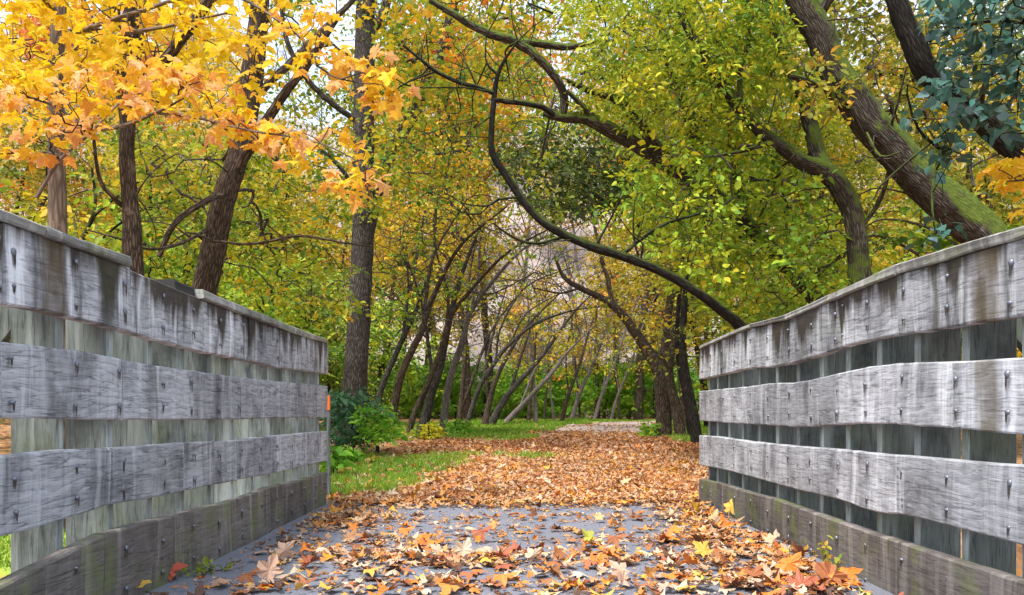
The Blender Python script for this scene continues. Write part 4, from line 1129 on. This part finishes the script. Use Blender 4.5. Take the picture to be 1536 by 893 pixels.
MARKS = [(40, 'tan maple trunk'), (150, 'forked dark maple'), (260, 'black rubber strip'), (330, 'knot holed ash trunk'), (430, 'broken cap rail'), (530, 'tall straight trunk'), (600, 'brown leaning trunk'), (660, 'trunk cluster'), (730, 'twin stemmed trunk'), (790, 'stout grey low trunk'),
         (860, 'far row of trunks'), (930, 'bend of the trail'), (1000, 'arching tree'), (1060, 'unbroken rail end'), (1120, 'black sweeping stem'), (1200, 'long mossy limb'), (1290, 'curved mossy stem'), (1380, 'unbroken cap rail'), (1440, 'thickest mossy trunk'), (1530, 'vine covered trunk')]
def plant(kind, x, y, sc, rz, where, group):
    (mt, mw, mc), nm, lab = KINDS[kind]
    px = CX + F * x / y
    mark = min(MARKS, key=lambda m: abs(m[0] - px))[1]
    size = 'small ' if sc < .93 else 'big ' if sc > 1.07 else ''
    if 'hill' in kind: size = 'small ' if sc < 1.1 else 'big ' if sc > 1.3 else ''
    depth = ('close behind' if y < 17 else 'well behind' if y < 26 else 'far behind') if y < 55 else ('low on the hillside past' if y < 74 else 'halfway up the hillside past' if y < 92 else 'high on the hillside past')
    r = empty(nm, (x, y, float(gz(x, y)) - .03), f'{size}{lab} {depth} the {mark}', 'bush' if 'bush' in nm else 'tree', group)
    r.rotation_euler = (0, 0, rz); r.scale = (sc, sc, sc)
    link('trunk', mt, r); prop(link('twigs', mw, r), kind='stuff')
    if mc: prop(link('crown', mc, r), kind='stuff')
FR = random.Random(11)
def clear_ok(x, y, rad, placed, gap):
    return all((x - a) ** 2 + (y - b) ** 2 > gap * gap for a, b in placed)
placed = []
def scatter(n, kinds, xr, yr, gap, where, group, sc=(.85, 1.15), ok=lambda x, y: True, lean_to=0):
    k = tries = 0
    while k < n and tries < n * 60:
        tries += 1
        x, y = FR.uniform(*xr), FR.uniform(*yr)
        if abs(x / y) > .68 or not ok(x, y) or not clear_ok(x, y, 0, placed, gap): continue
        placed.append((x, y)); k += 1
        rz = FR.uniform(0, 6.28) if not lean_to else (0 if lean_to > 0 else math.pi) + FR.uniform(-.6, .6)
        plant(FR.choice(kinds), x, y, FR.uniform(*sc), rz, where, group)
scatter(34, ['sapling_yellow', 'sapling_green', 'sapling_olive', 'sapling_green'], (-22, -4.2), (11.5, 34), 2.0, 'in the thicket left of the trail', 'understory trees left of the trail', ok=lambda x, y: x < path_x(y) - 7.0 - .05 * y or (y > 24 and x < path_x(y) - 8))
scatter(32, ['sapling_green', 'sapling_olive', 'sapling_yellow'], (4.6, 28), (11, 40), 2.0, 'in the thicket right of the trail', 'understory trees right of the trail', ok=lambda x, y: x > path_x(y) + 4.2 + .02 * y)
scatter(28, ['tall_yellow', 'tall_green', 'tall_mixed', 'tall_olive'], (-32, -5), (19, 50), 3.6, 'rising left of the trail', 'forest trees left of the trail', ok=lambda x, y: x < path_x(y) - 7.5, lean_to=1)
scatter(28, ['tall_green', 'tall_olive', 'tall_olive', 'tall_green'], (6, 34), (15, 46), 3.6, 'rising right of the trail', 'forest trees right of the trail', ok=lambda x, y: x > path_x(y) + 5.5, lean_to=-1)
scatter(9, ['tall_high', 'tall_high', 'tall_high_mixed'], (-14, -5), (15, 34), 3.0, 'left', 'very tall trees left of the trail', sc=(.8, 1.0), ok=lambda x, y: x < path_x(y) - 7)
scatter(9, ['tall_high', 'tall_high'], (6, 20), (16, 34), 3.0, 'right', 'very tall trees right of the trail', sc=(.8, 1.0), ok=lambda x, y: x > path_x(y) + 5)
scatter(12, ['tall_high', 'tall_high_mixed', 'tall_high'], (-9, 22), (41, 55), 3.4, '', 'forest trees beyond the bend of the trail', sc=(.95, 1.25), ok=lambda x, y: not 740 < CX + F * x / y < 905)
scatter(9, ['tall_green', 'tall_yellow', 'tall_mixed', 'tall_yellow'], (-10, 24), (44, 57), 2.6, '', 'forest trees beyond the bend of the trail', sc=(1.0, 1.3), ok=lambda x, y: not 715 < CX + F * x / y < 930)
scatter(34, ['bright_bush'], (-14, 28), (43, 58), 1.7, '', 'bright green bushes behind the far row', ok=lambda x, y: x < path_x(y) + 30)
scatter(34, ['hill_bare', 'hill_bare', 'hill_bare', 'hill_bare', 'hill_yellow', 'hill_orange'], (-9, 24), (58, 112), 4.6, '', 'trees on the far hillside', sc=(.9, 1.5))
scatter(9, ['hill_yellow'], (-2, 17), (54, 68), 3.0, '', 'trees on the far hillside', sc=(.55, .8), ok=lambda x, y: 760 < CX + F * x / y < 1000)
scatter(44, ['hill_orange', 'hill_yellow', 'hill_bare', 'hill_yellow'], (-66, 66), (58, 112), 5.0, '', 'trees on the far hillside', sc=(.9, 1.5), ok=lambda x, y: x < -9 or x > 24)

# ------------------------------------------------------------------ grass, shrubs and weeds
rg = np.random.default_rng(77)
def vnoise(x, y, s, seed=0):
    r = np.random.default_rng(seed); out = 0
    for k in range(7):
        a = r.uniform(0, 6.28); f = s * r.uniform(.6, 1.9); out = out + np.sin((x * math.cos(a) + y * math.sin(a)) * f + r.uniform(0, 6.28))
    return out / 7
n = 420000
y = 6.9 + 33 * rg.random(n) ** 1.7; x = rg.uniform(-1, 1, n) * 8 + np.interp(y, [7, 40], [-2.5, 3])
ga_ = grass_amount(x, y); nz = vnoise(x, y, 3.2, 5) + .5 * vnoise(x, y, 9, 6)
k = (ga_ > .2) & (nz > -.02 + .25 * rg.random(n) - .45 * (ga_ > .75) * (y < 14)) & (np.abs(x) < y * .66)
x, y = x[k], y[k]; m = len(x)
hgt = rg.uniform(.035, .10, m) * (1 + .6 * (y > 18)); wd = .004 + .0006 * y
an = rg.uniform(0, 6.28, m); lx, ly = rg.normal(size=m) * .5 * hgt, rg.normal(size=m) * .5 * hgt
z = gz(x, y) - .015
b1 = np.stack([x + np.cos(an) * wd, y + np.sin(an) * wd, z], -1); b2 = np.stack([x - np.cos(an) * wd, y - np.sin(an) * wd, z], -1)
tp = np.stack([x + lx, y + ly, z + hgt], -1)
gv = np.stack([b1, b2, tp], 1).reshape(-1, 3)
gh = np.clip(.45 + .35 * vnoise(x, y, 1.7, 8) + rg.normal(size=m) * .2, 0, 1)
M['grass'] = leaf_mat('grass blade', [(0, (.07, .22, .02)), (.5, (.20, .40, .03)), (.8, (.40, .50, .05)), (1, (.50, .42, .10))], trans=.35)
prop(link('grass', np_mesh('grass', gv, np.arange(3 * m), np.full(m, 3), hue=gh), None, M['grass']), kind='stuff')

def shrub(name, label, cat, polys, Y, stems, mat, per, r, size, tmpl, seed, group=None, hue=(.5, .2), **kw):
    T = Tree(name, label, stems, M['bark_dark'], 6, .0, cat=cat, seed=seed, group=group)
    for poly, n in polys:
        C, _ = T.clumps_px(poly, n, Y); T.crown(C, per, r, size, tmpl, hue, r0=.0025, maxr=.012, **kw)
    return T.finish(mat)
M['l_shrub'] = leaf_mat('shrub leaf', [(0, (.01, .06, .04)), (.5, (.03, .15, .06)), (1, (.10, .26, .14))], trans=.3)
shrub('green_shrub', 'blue green leafy shrub at the foot of the tall straight trunk', 'shrub', [([(488, 600), (530, 585), (570, 600), (575, 650), (540, 672), (490, 672)], 64)], (13.4, 15.4), [[(530, 672, 14.5, 7), (530, 640, 14.5, 6), (525, 605, 14.5, 3)], [(530, 660, 14.5, 5), (555, 620, 14.5, 2)]], M['l_shrub'], 22, .22, .085, LEAF_OVAL, 201)
shrub('green_shrub', 'fresh green shrub with yellowing leaves leaning on the brown trunk', 'shrub', [([(540, 615), (580, 610), (592, 640), (580, 668), (545, 668)], 40)], (12.8, 14.4), [[(566, 674, 13.6, 6), (565, 645, 13.6, 5), (560, 615, 13.6, 2)]], M['l_bright'], 22, .2, .075, LEAF_OVAL, 202, hue=(.6, .2))
shrub('yellow_bush', 'small bright yellow bush at the foot of the trunk cluster', 'bush', [([(628, 656), (640, 632), (655, 640), (660, 658)], 16)], (19, 20), [[(644, 664, 19.5, 4), (644, 650, 19.5, 3), (642, 638, 19.5, 1.5)]], M['l_lime'], 22, .2, .09, LEAF_OVAL, 203, hue=(.85, .12))
shrub('green_bush', 'low green bush beside the pale sweeping trunk', 'bush', [([(668, 656), (680, 630), (700, 636), (700, 655)], 20)], (21.5, 23), [[(684, 660, 22, 4), (684, 640, 22, 3), (682, 632, 22, 1.5)]], M['l_bright'], 22, .24, .10, LEAF_OVAL, 204, hue=(.4, .2))
shrub('green_bush', 'bright green bush at the left foot of the arching tree', 'bush', [([(960, 660), (966, 640), (984, 640), (984, 662)], 18)], (20.5, 21.8), [[(974, 664, 21, 4), (974, 650, 21, 3), (972, 640, 21, 1.5)]], M['l_bright'], 22, .2, .09, LEAF_OVAL, 205, hue=(.75, .2))
shrub('yellow_bush', 'pale yellow green bush between the trunk cluster and the fallen leaves', 'bush', [([(590, 668), (600, 648), (622, 650), (625, 668)], 14)], (18, 19), [[(608, 672, 18.5, 4), (608, 660, 18.5, 3), (606, 650, 18.5, 1.5)]], M['l_lime'], 18, .2, .085, LEAF_OVAL, 206, hue=(.55, .2))
for k, (px, py, Y, lab) in enumerate([(525, 690, 11.5, 'broad leaved green weed standing between the blue green shrub and the lawn'), (500, 700, 9.5, 'low green weed growing against the outer corner of the broken rail fence'), (1080, 690, 13, 'low green weed behind the far end of the unbroken rail fence')]):
    shrub('broadleaf_weed', lab, 'plant', [([(px - 14, py), (px - 10, py - 22), (px + 10, py - 22), (px + 14, py)], 8)], (Y - .3, Y + .3), [[(px, py + 6, Y, 3), (px, py - 6, Y, 2.5), (px - 2, py - 20, Y, 1.5)]], M['l_bright'], 10, .08, .13, LEAF_OVAL, 210 + k, hue=(.4, .2))
M['l_weed'] = leaf_mat('weed leaf', [(0, (.12, .25, .03)), (.4, (.5, .45, .04)), (1, (.66, .25, .03))], trans=.35)
for k, (px, py, Y, hpx, lab) in enumerate([(1236, 838, 4.22, 52, 'thin weed with small yellow leaves growing up the kick board'), (1206, 828, 4.45, 24, 'little weed with green and red leaves at the foot of the unbroken rail fence'), (1250, 845, 4.1, 28, 'short orange leaved weed beside the thin yellow one'),
                                          (320, 815, 5.15, 14, 'tiny green seedling at the foot of the broken rail fence'), (305, 828, 4.9, 12, 'tiny green sprout between kick board and asphalt by the red leaf')]):
    xx = 1.47 if px > 768 else -1.40
    Yk = (F * xx / (px - CX)); s = Yk / F
    z0 = 0.0
    root = empty('weed', (xx, Yk, z0), lab, 'plant')
    tw, lv = [], []
    r2 = np.random.default_rng(300 + k)
    for q in range(4):
        tip = np.array((r2.normal() * .05, r2.normal() * .06, hpx * s * r2.uniform(.6, 1.)))
        pts = catmull([np.zeros(3), tip * .5 + r2.normal(size=3) * .01, tip], 4); tw.append(tube(pts, np.linspace(.0022, .0009, len(pts)), 4))
        nl = 7; P = pts[r2.integers(2, len(pts), nl)] + r2.normal(size=(nl, 3)) * .01
        lv.append(leaf_arrays(P, np.full(nl, .030) * r2.uniform(.7, 1.3, nl), r2.normal(size=(nl, 3)), np.array((0, -.4, 1.)) + r2.normal(size=(nl, 3)) * .5, LEAF_OVAL, r2.random(nl) * (.25 if px < 768 else 1)))
    prop(link('stems', tubes_mesh('stems', tw, np.zeros(3)), root, M['twig']), kind='stuff')
    v, l, z, h = join_arrays(lv); prop(link('leaves', np_mesh('leaves', v, l, z, hue=h), root, M['l_weed']), kind='stuff')

# orange marker stake and the little log
mk = empty('marker_stake', (W(493, 617, 7.3)[0] + .0, 7.3, 0), 'thin stake with an orange marker plate beyond the end of the broken rail fence', 'marker')
st_ = box_mesh('stake', (0, 0, -.1), (0, 0, .90), .014, .014, M['post']); link('stake', st_, mk)
pl_ = box_mesh('marker_plate', (0, -.021, .76), (0, -.021, .885), .016, .006, M['orange'], .002); link('marker_plate', pl_, mk)
lg = empty('log', W(986, 668, 20.3), 'short broken log lying at the foot of the arching tree', 'log')
pts = catmull([(-.16, 0, .01), (-.05, .05, .07), (.08, .02, .09), (.20, -.05, .05)], 5)
me = tubes_mesh('log', [tube(pts, np.linspace(.045, .07, len(pts)), 10, .08, rg)], np.zeros(3)); link('wood', me, lg, M['bark_mauve'])

# ------------------------------------------------------------------ fallen leaves
def frames(n, tilt, rng):
    a = rng.uniform(0, 6.28, n); ax = np.stack([np.cos(a), np.sin(a), rng.normal(size=n) * tilt], -1)
    nr = np.stack([rng.normal(size=n) * tilt, rng.normal(size=n) * tilt, np.ones(n)], -1)
    return ax, nr
# on the bridge: drifts lie across it and along both kick boards
def deck_density(x, y):
    d = 16 + 0 * x
    for cx, cy, sx, sy, w in [(-.35, 4.05, .55, .22, 330), (.45, 4.15, .9, .16, 260), (-.9, 3.55, .5, .16, 150), (.25, 3.5, .8, .14, 300), (1.15, 3.75, .35, .6, 480), (1.22, 4.9, .26, .8, 480), (-1.05, 5.6, .3, .7, 380), (-.45, 4.75, .5, .13, 200),
                              (.1, 5.1, .4, .12, 170), (.75, 4.7, .5, .1, 220), (.3, 5.75, 1.0, .12, 160), (-.8, 4.4, .4, .16, 140), (0, 6.75, 2.2, .25, 700), (-.9, 3.9, .25, .12, 150), (1.3, 6.2, .25, .5, 400)]:
        d = d + w * np.exp(-((x - cx) / sx) ** 2 - ((y - cy) / sy) ** 2)
    return 1.45 * d * (1 + .9 * vnoise(x, y, 7, 21)).clip(.1, 2)
n = 24000
x = rg.uniform(-1.42, 1.48, n); y = rg.uniform(3.05, 6.95, n)
k = rg.random(n) < deck_density(x, y) / (n / (2.9 * 3.9))
x, y = x[k], y[k]; n = len(x)
size = (.028 + .08 * rg.random(n) ** 1.8) * (1 - .05 * (y - 3.3)); dens = deck_density(x, y)
z = rg.uniform(.004, .012, n) + rg.random(n) * np.clip(dens / 500, 0, 1) * .03
hue = rg.random(n)
ax, nr = frames(n, .10, rg)
up = rg.random(n) < .035
nr[up] = nr[up] * .55 + np.stack([rg.normal(size=up.sum()) * .5, -np.ones(up.sum()), np.zeros(up.sum())], -1)
ax[up, 2] = np.abs(ax[up, 2]) + .7; z[up] += size[up] * .12
CLS = ['pale tan', 'pinkish tan', 'cream', 'orange', 'rusty brown', 'dark brown', 'golden yellow', 'red brown', 'yellow green']
CP = np.array([.18, .12, .08, .17, .23, .08, .05, .09, .01]); cls = rg.choice(len(CLS), n, p=CP / CP.sum())
order = np.argsort(-(size / y))
pick, rest = order[:270], order[270:]
GL = {}
def ground_leaf(x, y, z, s, ax, nr, ci, ti, label):
    key = (ci, ti)
    if key not in GL:
        v, f = LEAF_GROUND[ti]; GL[key] = py_mesh('fallen_leaf', v, f, M['f_' + ci])
    a = np.array(ax, float); a /= np.linalg.norm(a); nn = np.array(nr, float); nn = nn - (nn @ a) * a; nn /= np.linalg.norm(nn); b = np.cross(nn, a)
    o = bpy.data.objects.new('fallen_leaf', GL[key])
    m = Matrix(((a[0], b[0], nn[0], 0), (a[1], b[1], nn[1], 0), (a[2], b[2], nn[2], 0), (0, 0, 0, 1)))
    # lift so that the lowest point just meets the deck
    lo = min((m @ Vector(v))[2] for v in LEAF_GROUND[ti][0]) * s
    o.matrix_world = Matrix.Translation((x, y, max(z, .003 - lo) if z < .05 else z)) @ m @ Matrix.Scale(s, 4)
    COL.objects.link(o)
    return prop(o, label, 'leaf', 'fallen leaves on the bridge')
SHAPE = ['flat', 'cupped', 'arched', 'folded', 'drooping', 'wavy', 'rolled', 'curled']
for c, i in enumerate(pick):
    xx, yy = x[i], y[i]
    if xx > 1.1: wh = 'by the unbroken fence'
    elif xx < -1.05: wh = 'by the broken fence'
    elif dens[i] > 330: wh = 'within a thick drift'
    elif dens[i] > 150: wh = 'at a drift edge'
    else: wh = 'on bare asphalt'
    if wh[:2] == 'by': side = ''
    else: side = ' left of middle' if xx < -.35 else ' right of middle' if xx > .45 else ' in mid path'
    wh = wh + side + (', front row' if yy < 3.7 else ', second row' if yy < 4.2 else ', farther back' if yy < 5 else ', bridge end')
    sz = 'large' if size[i] > .085 else 'middling' if size[i] > .065 else 'small'
    ti = int(rg.integers(0, 8))
    ground_leaf(xx, yy, z[i], float(size[i]), ax[i], nr[i], CLS[cls[i]], ti, f'{sz} {SHAPE[ti]} {CLS[cls[i]]} leaf {wh}')
# leaves that stand out
for px, py, s, ci, ti, axv, nv, lab in [
    (238, 872, .17, 'red', 0, (1, .1, .35), (.1, -.75, .7), 'big red leaf propped on the asphalt beside the kick board of the broken rail fence'),
    (182, 897, .15, 'golden yellow', 1, (1, .3, .25), (0, -.5, .9), 'golden orange leaf half cut off by the bottom edge beside the red one'),
    (360, 880, .13, 'rusty brown', 2, (.9, .2, .4), (-.2, -.6, .7), 'rusty brown folded leaf right of the big red one'),
    (398, 882, .15, 'pinkish tan', 6, (.2, .3, .7), (.3, -.8, .3), 'pinkish curled leaf standing upright beside the rusty folded one'),
    (886, 852, .135, 'orange', 1, (.8, .1, -.25), (.2, -.8, .6), 'vivid orange leaf standing in the middle drift'),
    (912, 824, .14, 'rusty brown', 2, (1, .1, .05), (.1, -.7, .7), 'tan brown leaf raised behind the vivid orange one'),
    (888, 821, .11, 'yellow green', 5, (-.5, .1, .6), (.1, -.9, .4), 'yellow green leaf standing against the raised tan brown one'),
    (1094, 778, .16, 'golden yellow', 4, (.3, .2, .8), (-.3, -.9, .2), 'tall golden leaf leaning on the kick board of the unbroken rail fence'),
    (1080, 800, .13, 'orange', 3, (.8, .1, .4), (-.2, -.8, .5), 'orange leaf below the tall golden one'),
    (1228, 882, .21, 'rusty brown', 6, (1, .1, -.3), (-.2, -.7, .7), 'largest rusty leaf arched over the drift by the weeds'),
    (1172, 868, .15, 'orange', 2, (.6, .1, .5), (-.1, -.8, .5), 'orange leaf left of the largest rusty one'),
    (1262, 874, .13, 'orange', 4, (.8, .1, .3), (-.3, -.7, .5), 'bright orange leaf right of the largest rusty one'),
    (1190, 890, .16, 'red brown', 1, (1, .2, .2), (0, -.6, .8), 'red brown leaf in front of the largest rusty one'),
    (412, 776, .13, 'orange', 4, (.1, .1, .9), (.4, -.9, .1), 'orange leaf standing upright against the kick board near the bridge end'),
    (710, 815, .15, 'red brown', 2, (1, .1, .3), (.1, -.7, .7), 'red brown arched leaf behind the middle drift'),
    (600, 808, .12, 'orange', 2, (1, .0, .1), (.1, -.7, .7), 'orange red leaf on the left part of the asphalt'),
    (625, 822, .11, 'orange', 4, (.7, .1, .5), (.1, -.8, .4), 'orange curled leaf in front of the orange red one'),
    (690, 845, .13, 'cream', 7, (.3, .2, .6), (.3, -.9, .3), 'cream rolled leaf standing in the middle drift'),
    (1042, 883, .06, 'dark brown', 7, (1, .1, .1), (.1, -.5, .8), 'dark brown dried curl alone on the asphalt'),
    (870, 782, .06, 'rusty brown', 4, (-.3, .1, .8), (.2, -.9, .2), 'small rusty leaf standing far out on the asphalt'),
    (915, 792, .06, 'orange', 4, (.3, .1, .8), (.2, -.9, .2), 'small orange leaf standing right of the small rusty one'),
]:
    Y = H * F / (py - HZ)
    s *= .8; nv = (nv[0], nv[1] * .75, nv[2] + .25); axv = (axv[0], axv[1], axv[2] * .8)
    ground_leaf((px - CX) * Y / F, Y, .02 + .08 * s, s, axv, nv, ci, ti, lab)
parts = []
sel = rest
for q in range(8):
    j = sel[np.arange(len(sel)) % 8 == q]
    parts.append(leaf_arrays(np.stack([x[j], y[j], z[j] + .006], -1), size[j], ax[j], nr[j], LEAF_GROUND[q], hue[j]))
# crumbs: bits of torn leaf and stalks
n = 5000
xc = rg.uniform(-1.44, 1.50, n); yc = rg.uniform(3.0, 6.95, n); k = rg.random(n) < .22 + deck_density(xc, yc) / 500
xc, yc = xc[k], yc[k]; n = len(xc); a_, n_ = frames(n, .35, rg)
parts.append(leaf_arrays(np.stack([xc, yc, np.full(n, .008)], -1), rg.uniform(.012, .045, n), a_, n_, LEAF_SLIM, rg.random(n)))
v, l, zz, h = join_arrays(parts)
prop(link('fallen_leaves', np_mesh('fallen_leaves', v, l, zz, hue=h), None, M['l_fallen']), kind='stuff')

# beyond the bridge
parts = []
for (y0, y1, hw, per, s0, s1) in [(6.75, 9.5, 2.4, 520, .035, .085), (9.5, 14, 3.0, 330, .04, .09), (14, 20, 3.2, 200, .05, .10), (20, 24.5, 2.4, 110, .06, .11), (24.5, 36, 2.4, 14, .06, .11)]:
    n = int((y1 - y0) * hw * 2 * per)
    y = rg.uniform(y0, y1, n); px_ = np.interp(y, [-5, 7, 10, 15, 22, 29, 35, 40, 43], [0, 0.02, .4, 1.1, 2.0, 2.9, 4.5, 8, 14])
    x = px_ + rg.uniform(-hw, hw, n) * 1.0
    gr = (grass_amount(x, y) > .25) & (vnoise(x, y, 3.2, 5) > -.1)
    keep = (~gr & (grass_amount(x, y) < .55)) | (rg.random(n) < .24)
    x, y = x[keep], y[keep]; n = len(x)
    band = sstep(13.2, 14.0, y) * (1 - sstep(19, 20.5, y))  # shaded strip across the trail, painted by turning its leaves darker brown
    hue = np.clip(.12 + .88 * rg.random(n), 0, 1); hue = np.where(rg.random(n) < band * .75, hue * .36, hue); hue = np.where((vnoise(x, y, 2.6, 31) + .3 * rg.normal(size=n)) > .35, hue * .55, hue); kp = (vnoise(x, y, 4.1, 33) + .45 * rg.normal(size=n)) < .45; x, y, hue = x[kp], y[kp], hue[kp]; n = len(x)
    a_, n_ = frames(n, .14, rg)
    P = np.stack([x, y, gz(x, y) + .010 + rg.random(n) * .014], -1)
    sz = rg.uniform(s0, s1, n)
    for q in range(4):
        j = np.arange(n) % 4 == q
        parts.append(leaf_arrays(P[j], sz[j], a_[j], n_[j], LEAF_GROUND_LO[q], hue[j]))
# thinner cover over the lawn and under the trees
n = 5000
y = 7 + 26 * rg.random(n) ** 1.4; x = rg.uniform(-9, 11, n); keep = np.abs(x) < y * .6; x, y = x[keep], y[keep]; n = len(x)
a_, n_ = frames(n, .35, rg)
parts.append(leaf_arrays(np.stack([x, y, gz(x, y) + .03], -1), rg.uniform(.06, .13, n), a_, n_, LEAF_GROUND_LO[1], rg.random(n)))
v, l, zz, h = join_arrays(parts)
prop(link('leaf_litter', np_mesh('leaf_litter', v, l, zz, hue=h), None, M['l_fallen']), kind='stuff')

for k, (px, py, L, a, lab) in enumerate([(560, 872, .22, .3, 'thin dark fallen twig on the asphalt left of middle'), (1010, 862, .26, -.5, 'thin fallen twig on bare asphalt beside the dried curl'), (830, 838, .18, 1.2, 'short fallen twig in the middle drift'), (460, 842, .2, -.2, 'short fallen twig on the asphalt toward the broken fence'), (1130, 845, .24, .8, 'forked twig lying in the drift by the unbroken fence')]):
    Y = H * F / (py - HZ); o_ = (float((px - CX) * Y / F), float(Y), .012)
    r2 = np.random.default_rng(400 + k); d = np.array((math.cos(a), math.sin(a), .0)); nrm_ = np.array((-d[1], d[0], 0))
    p0 = catmull([-d * L / 2, -d * L * .15 + nrm_ * r2.normal() * .015, d * L * .2 + nrm_ * r2.normal() * .02, d * L / 2 + np.array((0, 0, .012))], 4)
    tb = [tube(p0, np.linspace(.004, .0018, len(p0)), 5)]
    q = p0[7]; p1 = catmull([q, q + d * L * .15 + nrm_ * .02, q + d * L * .28 + nrm_ * .05 + np.array((0, 0, .015))], 3); tb.append(tube(p1, np.linspace(.0025, .0012, len(p1)), 4))
    me = tubes_mesh('fallen_twig', tb, np.zeros(3)); o = link('fallen_twig', me, None, M['twig']); o.location = o_
    prop(o, lab, 'twig', 'fallen twigs on the bridge')
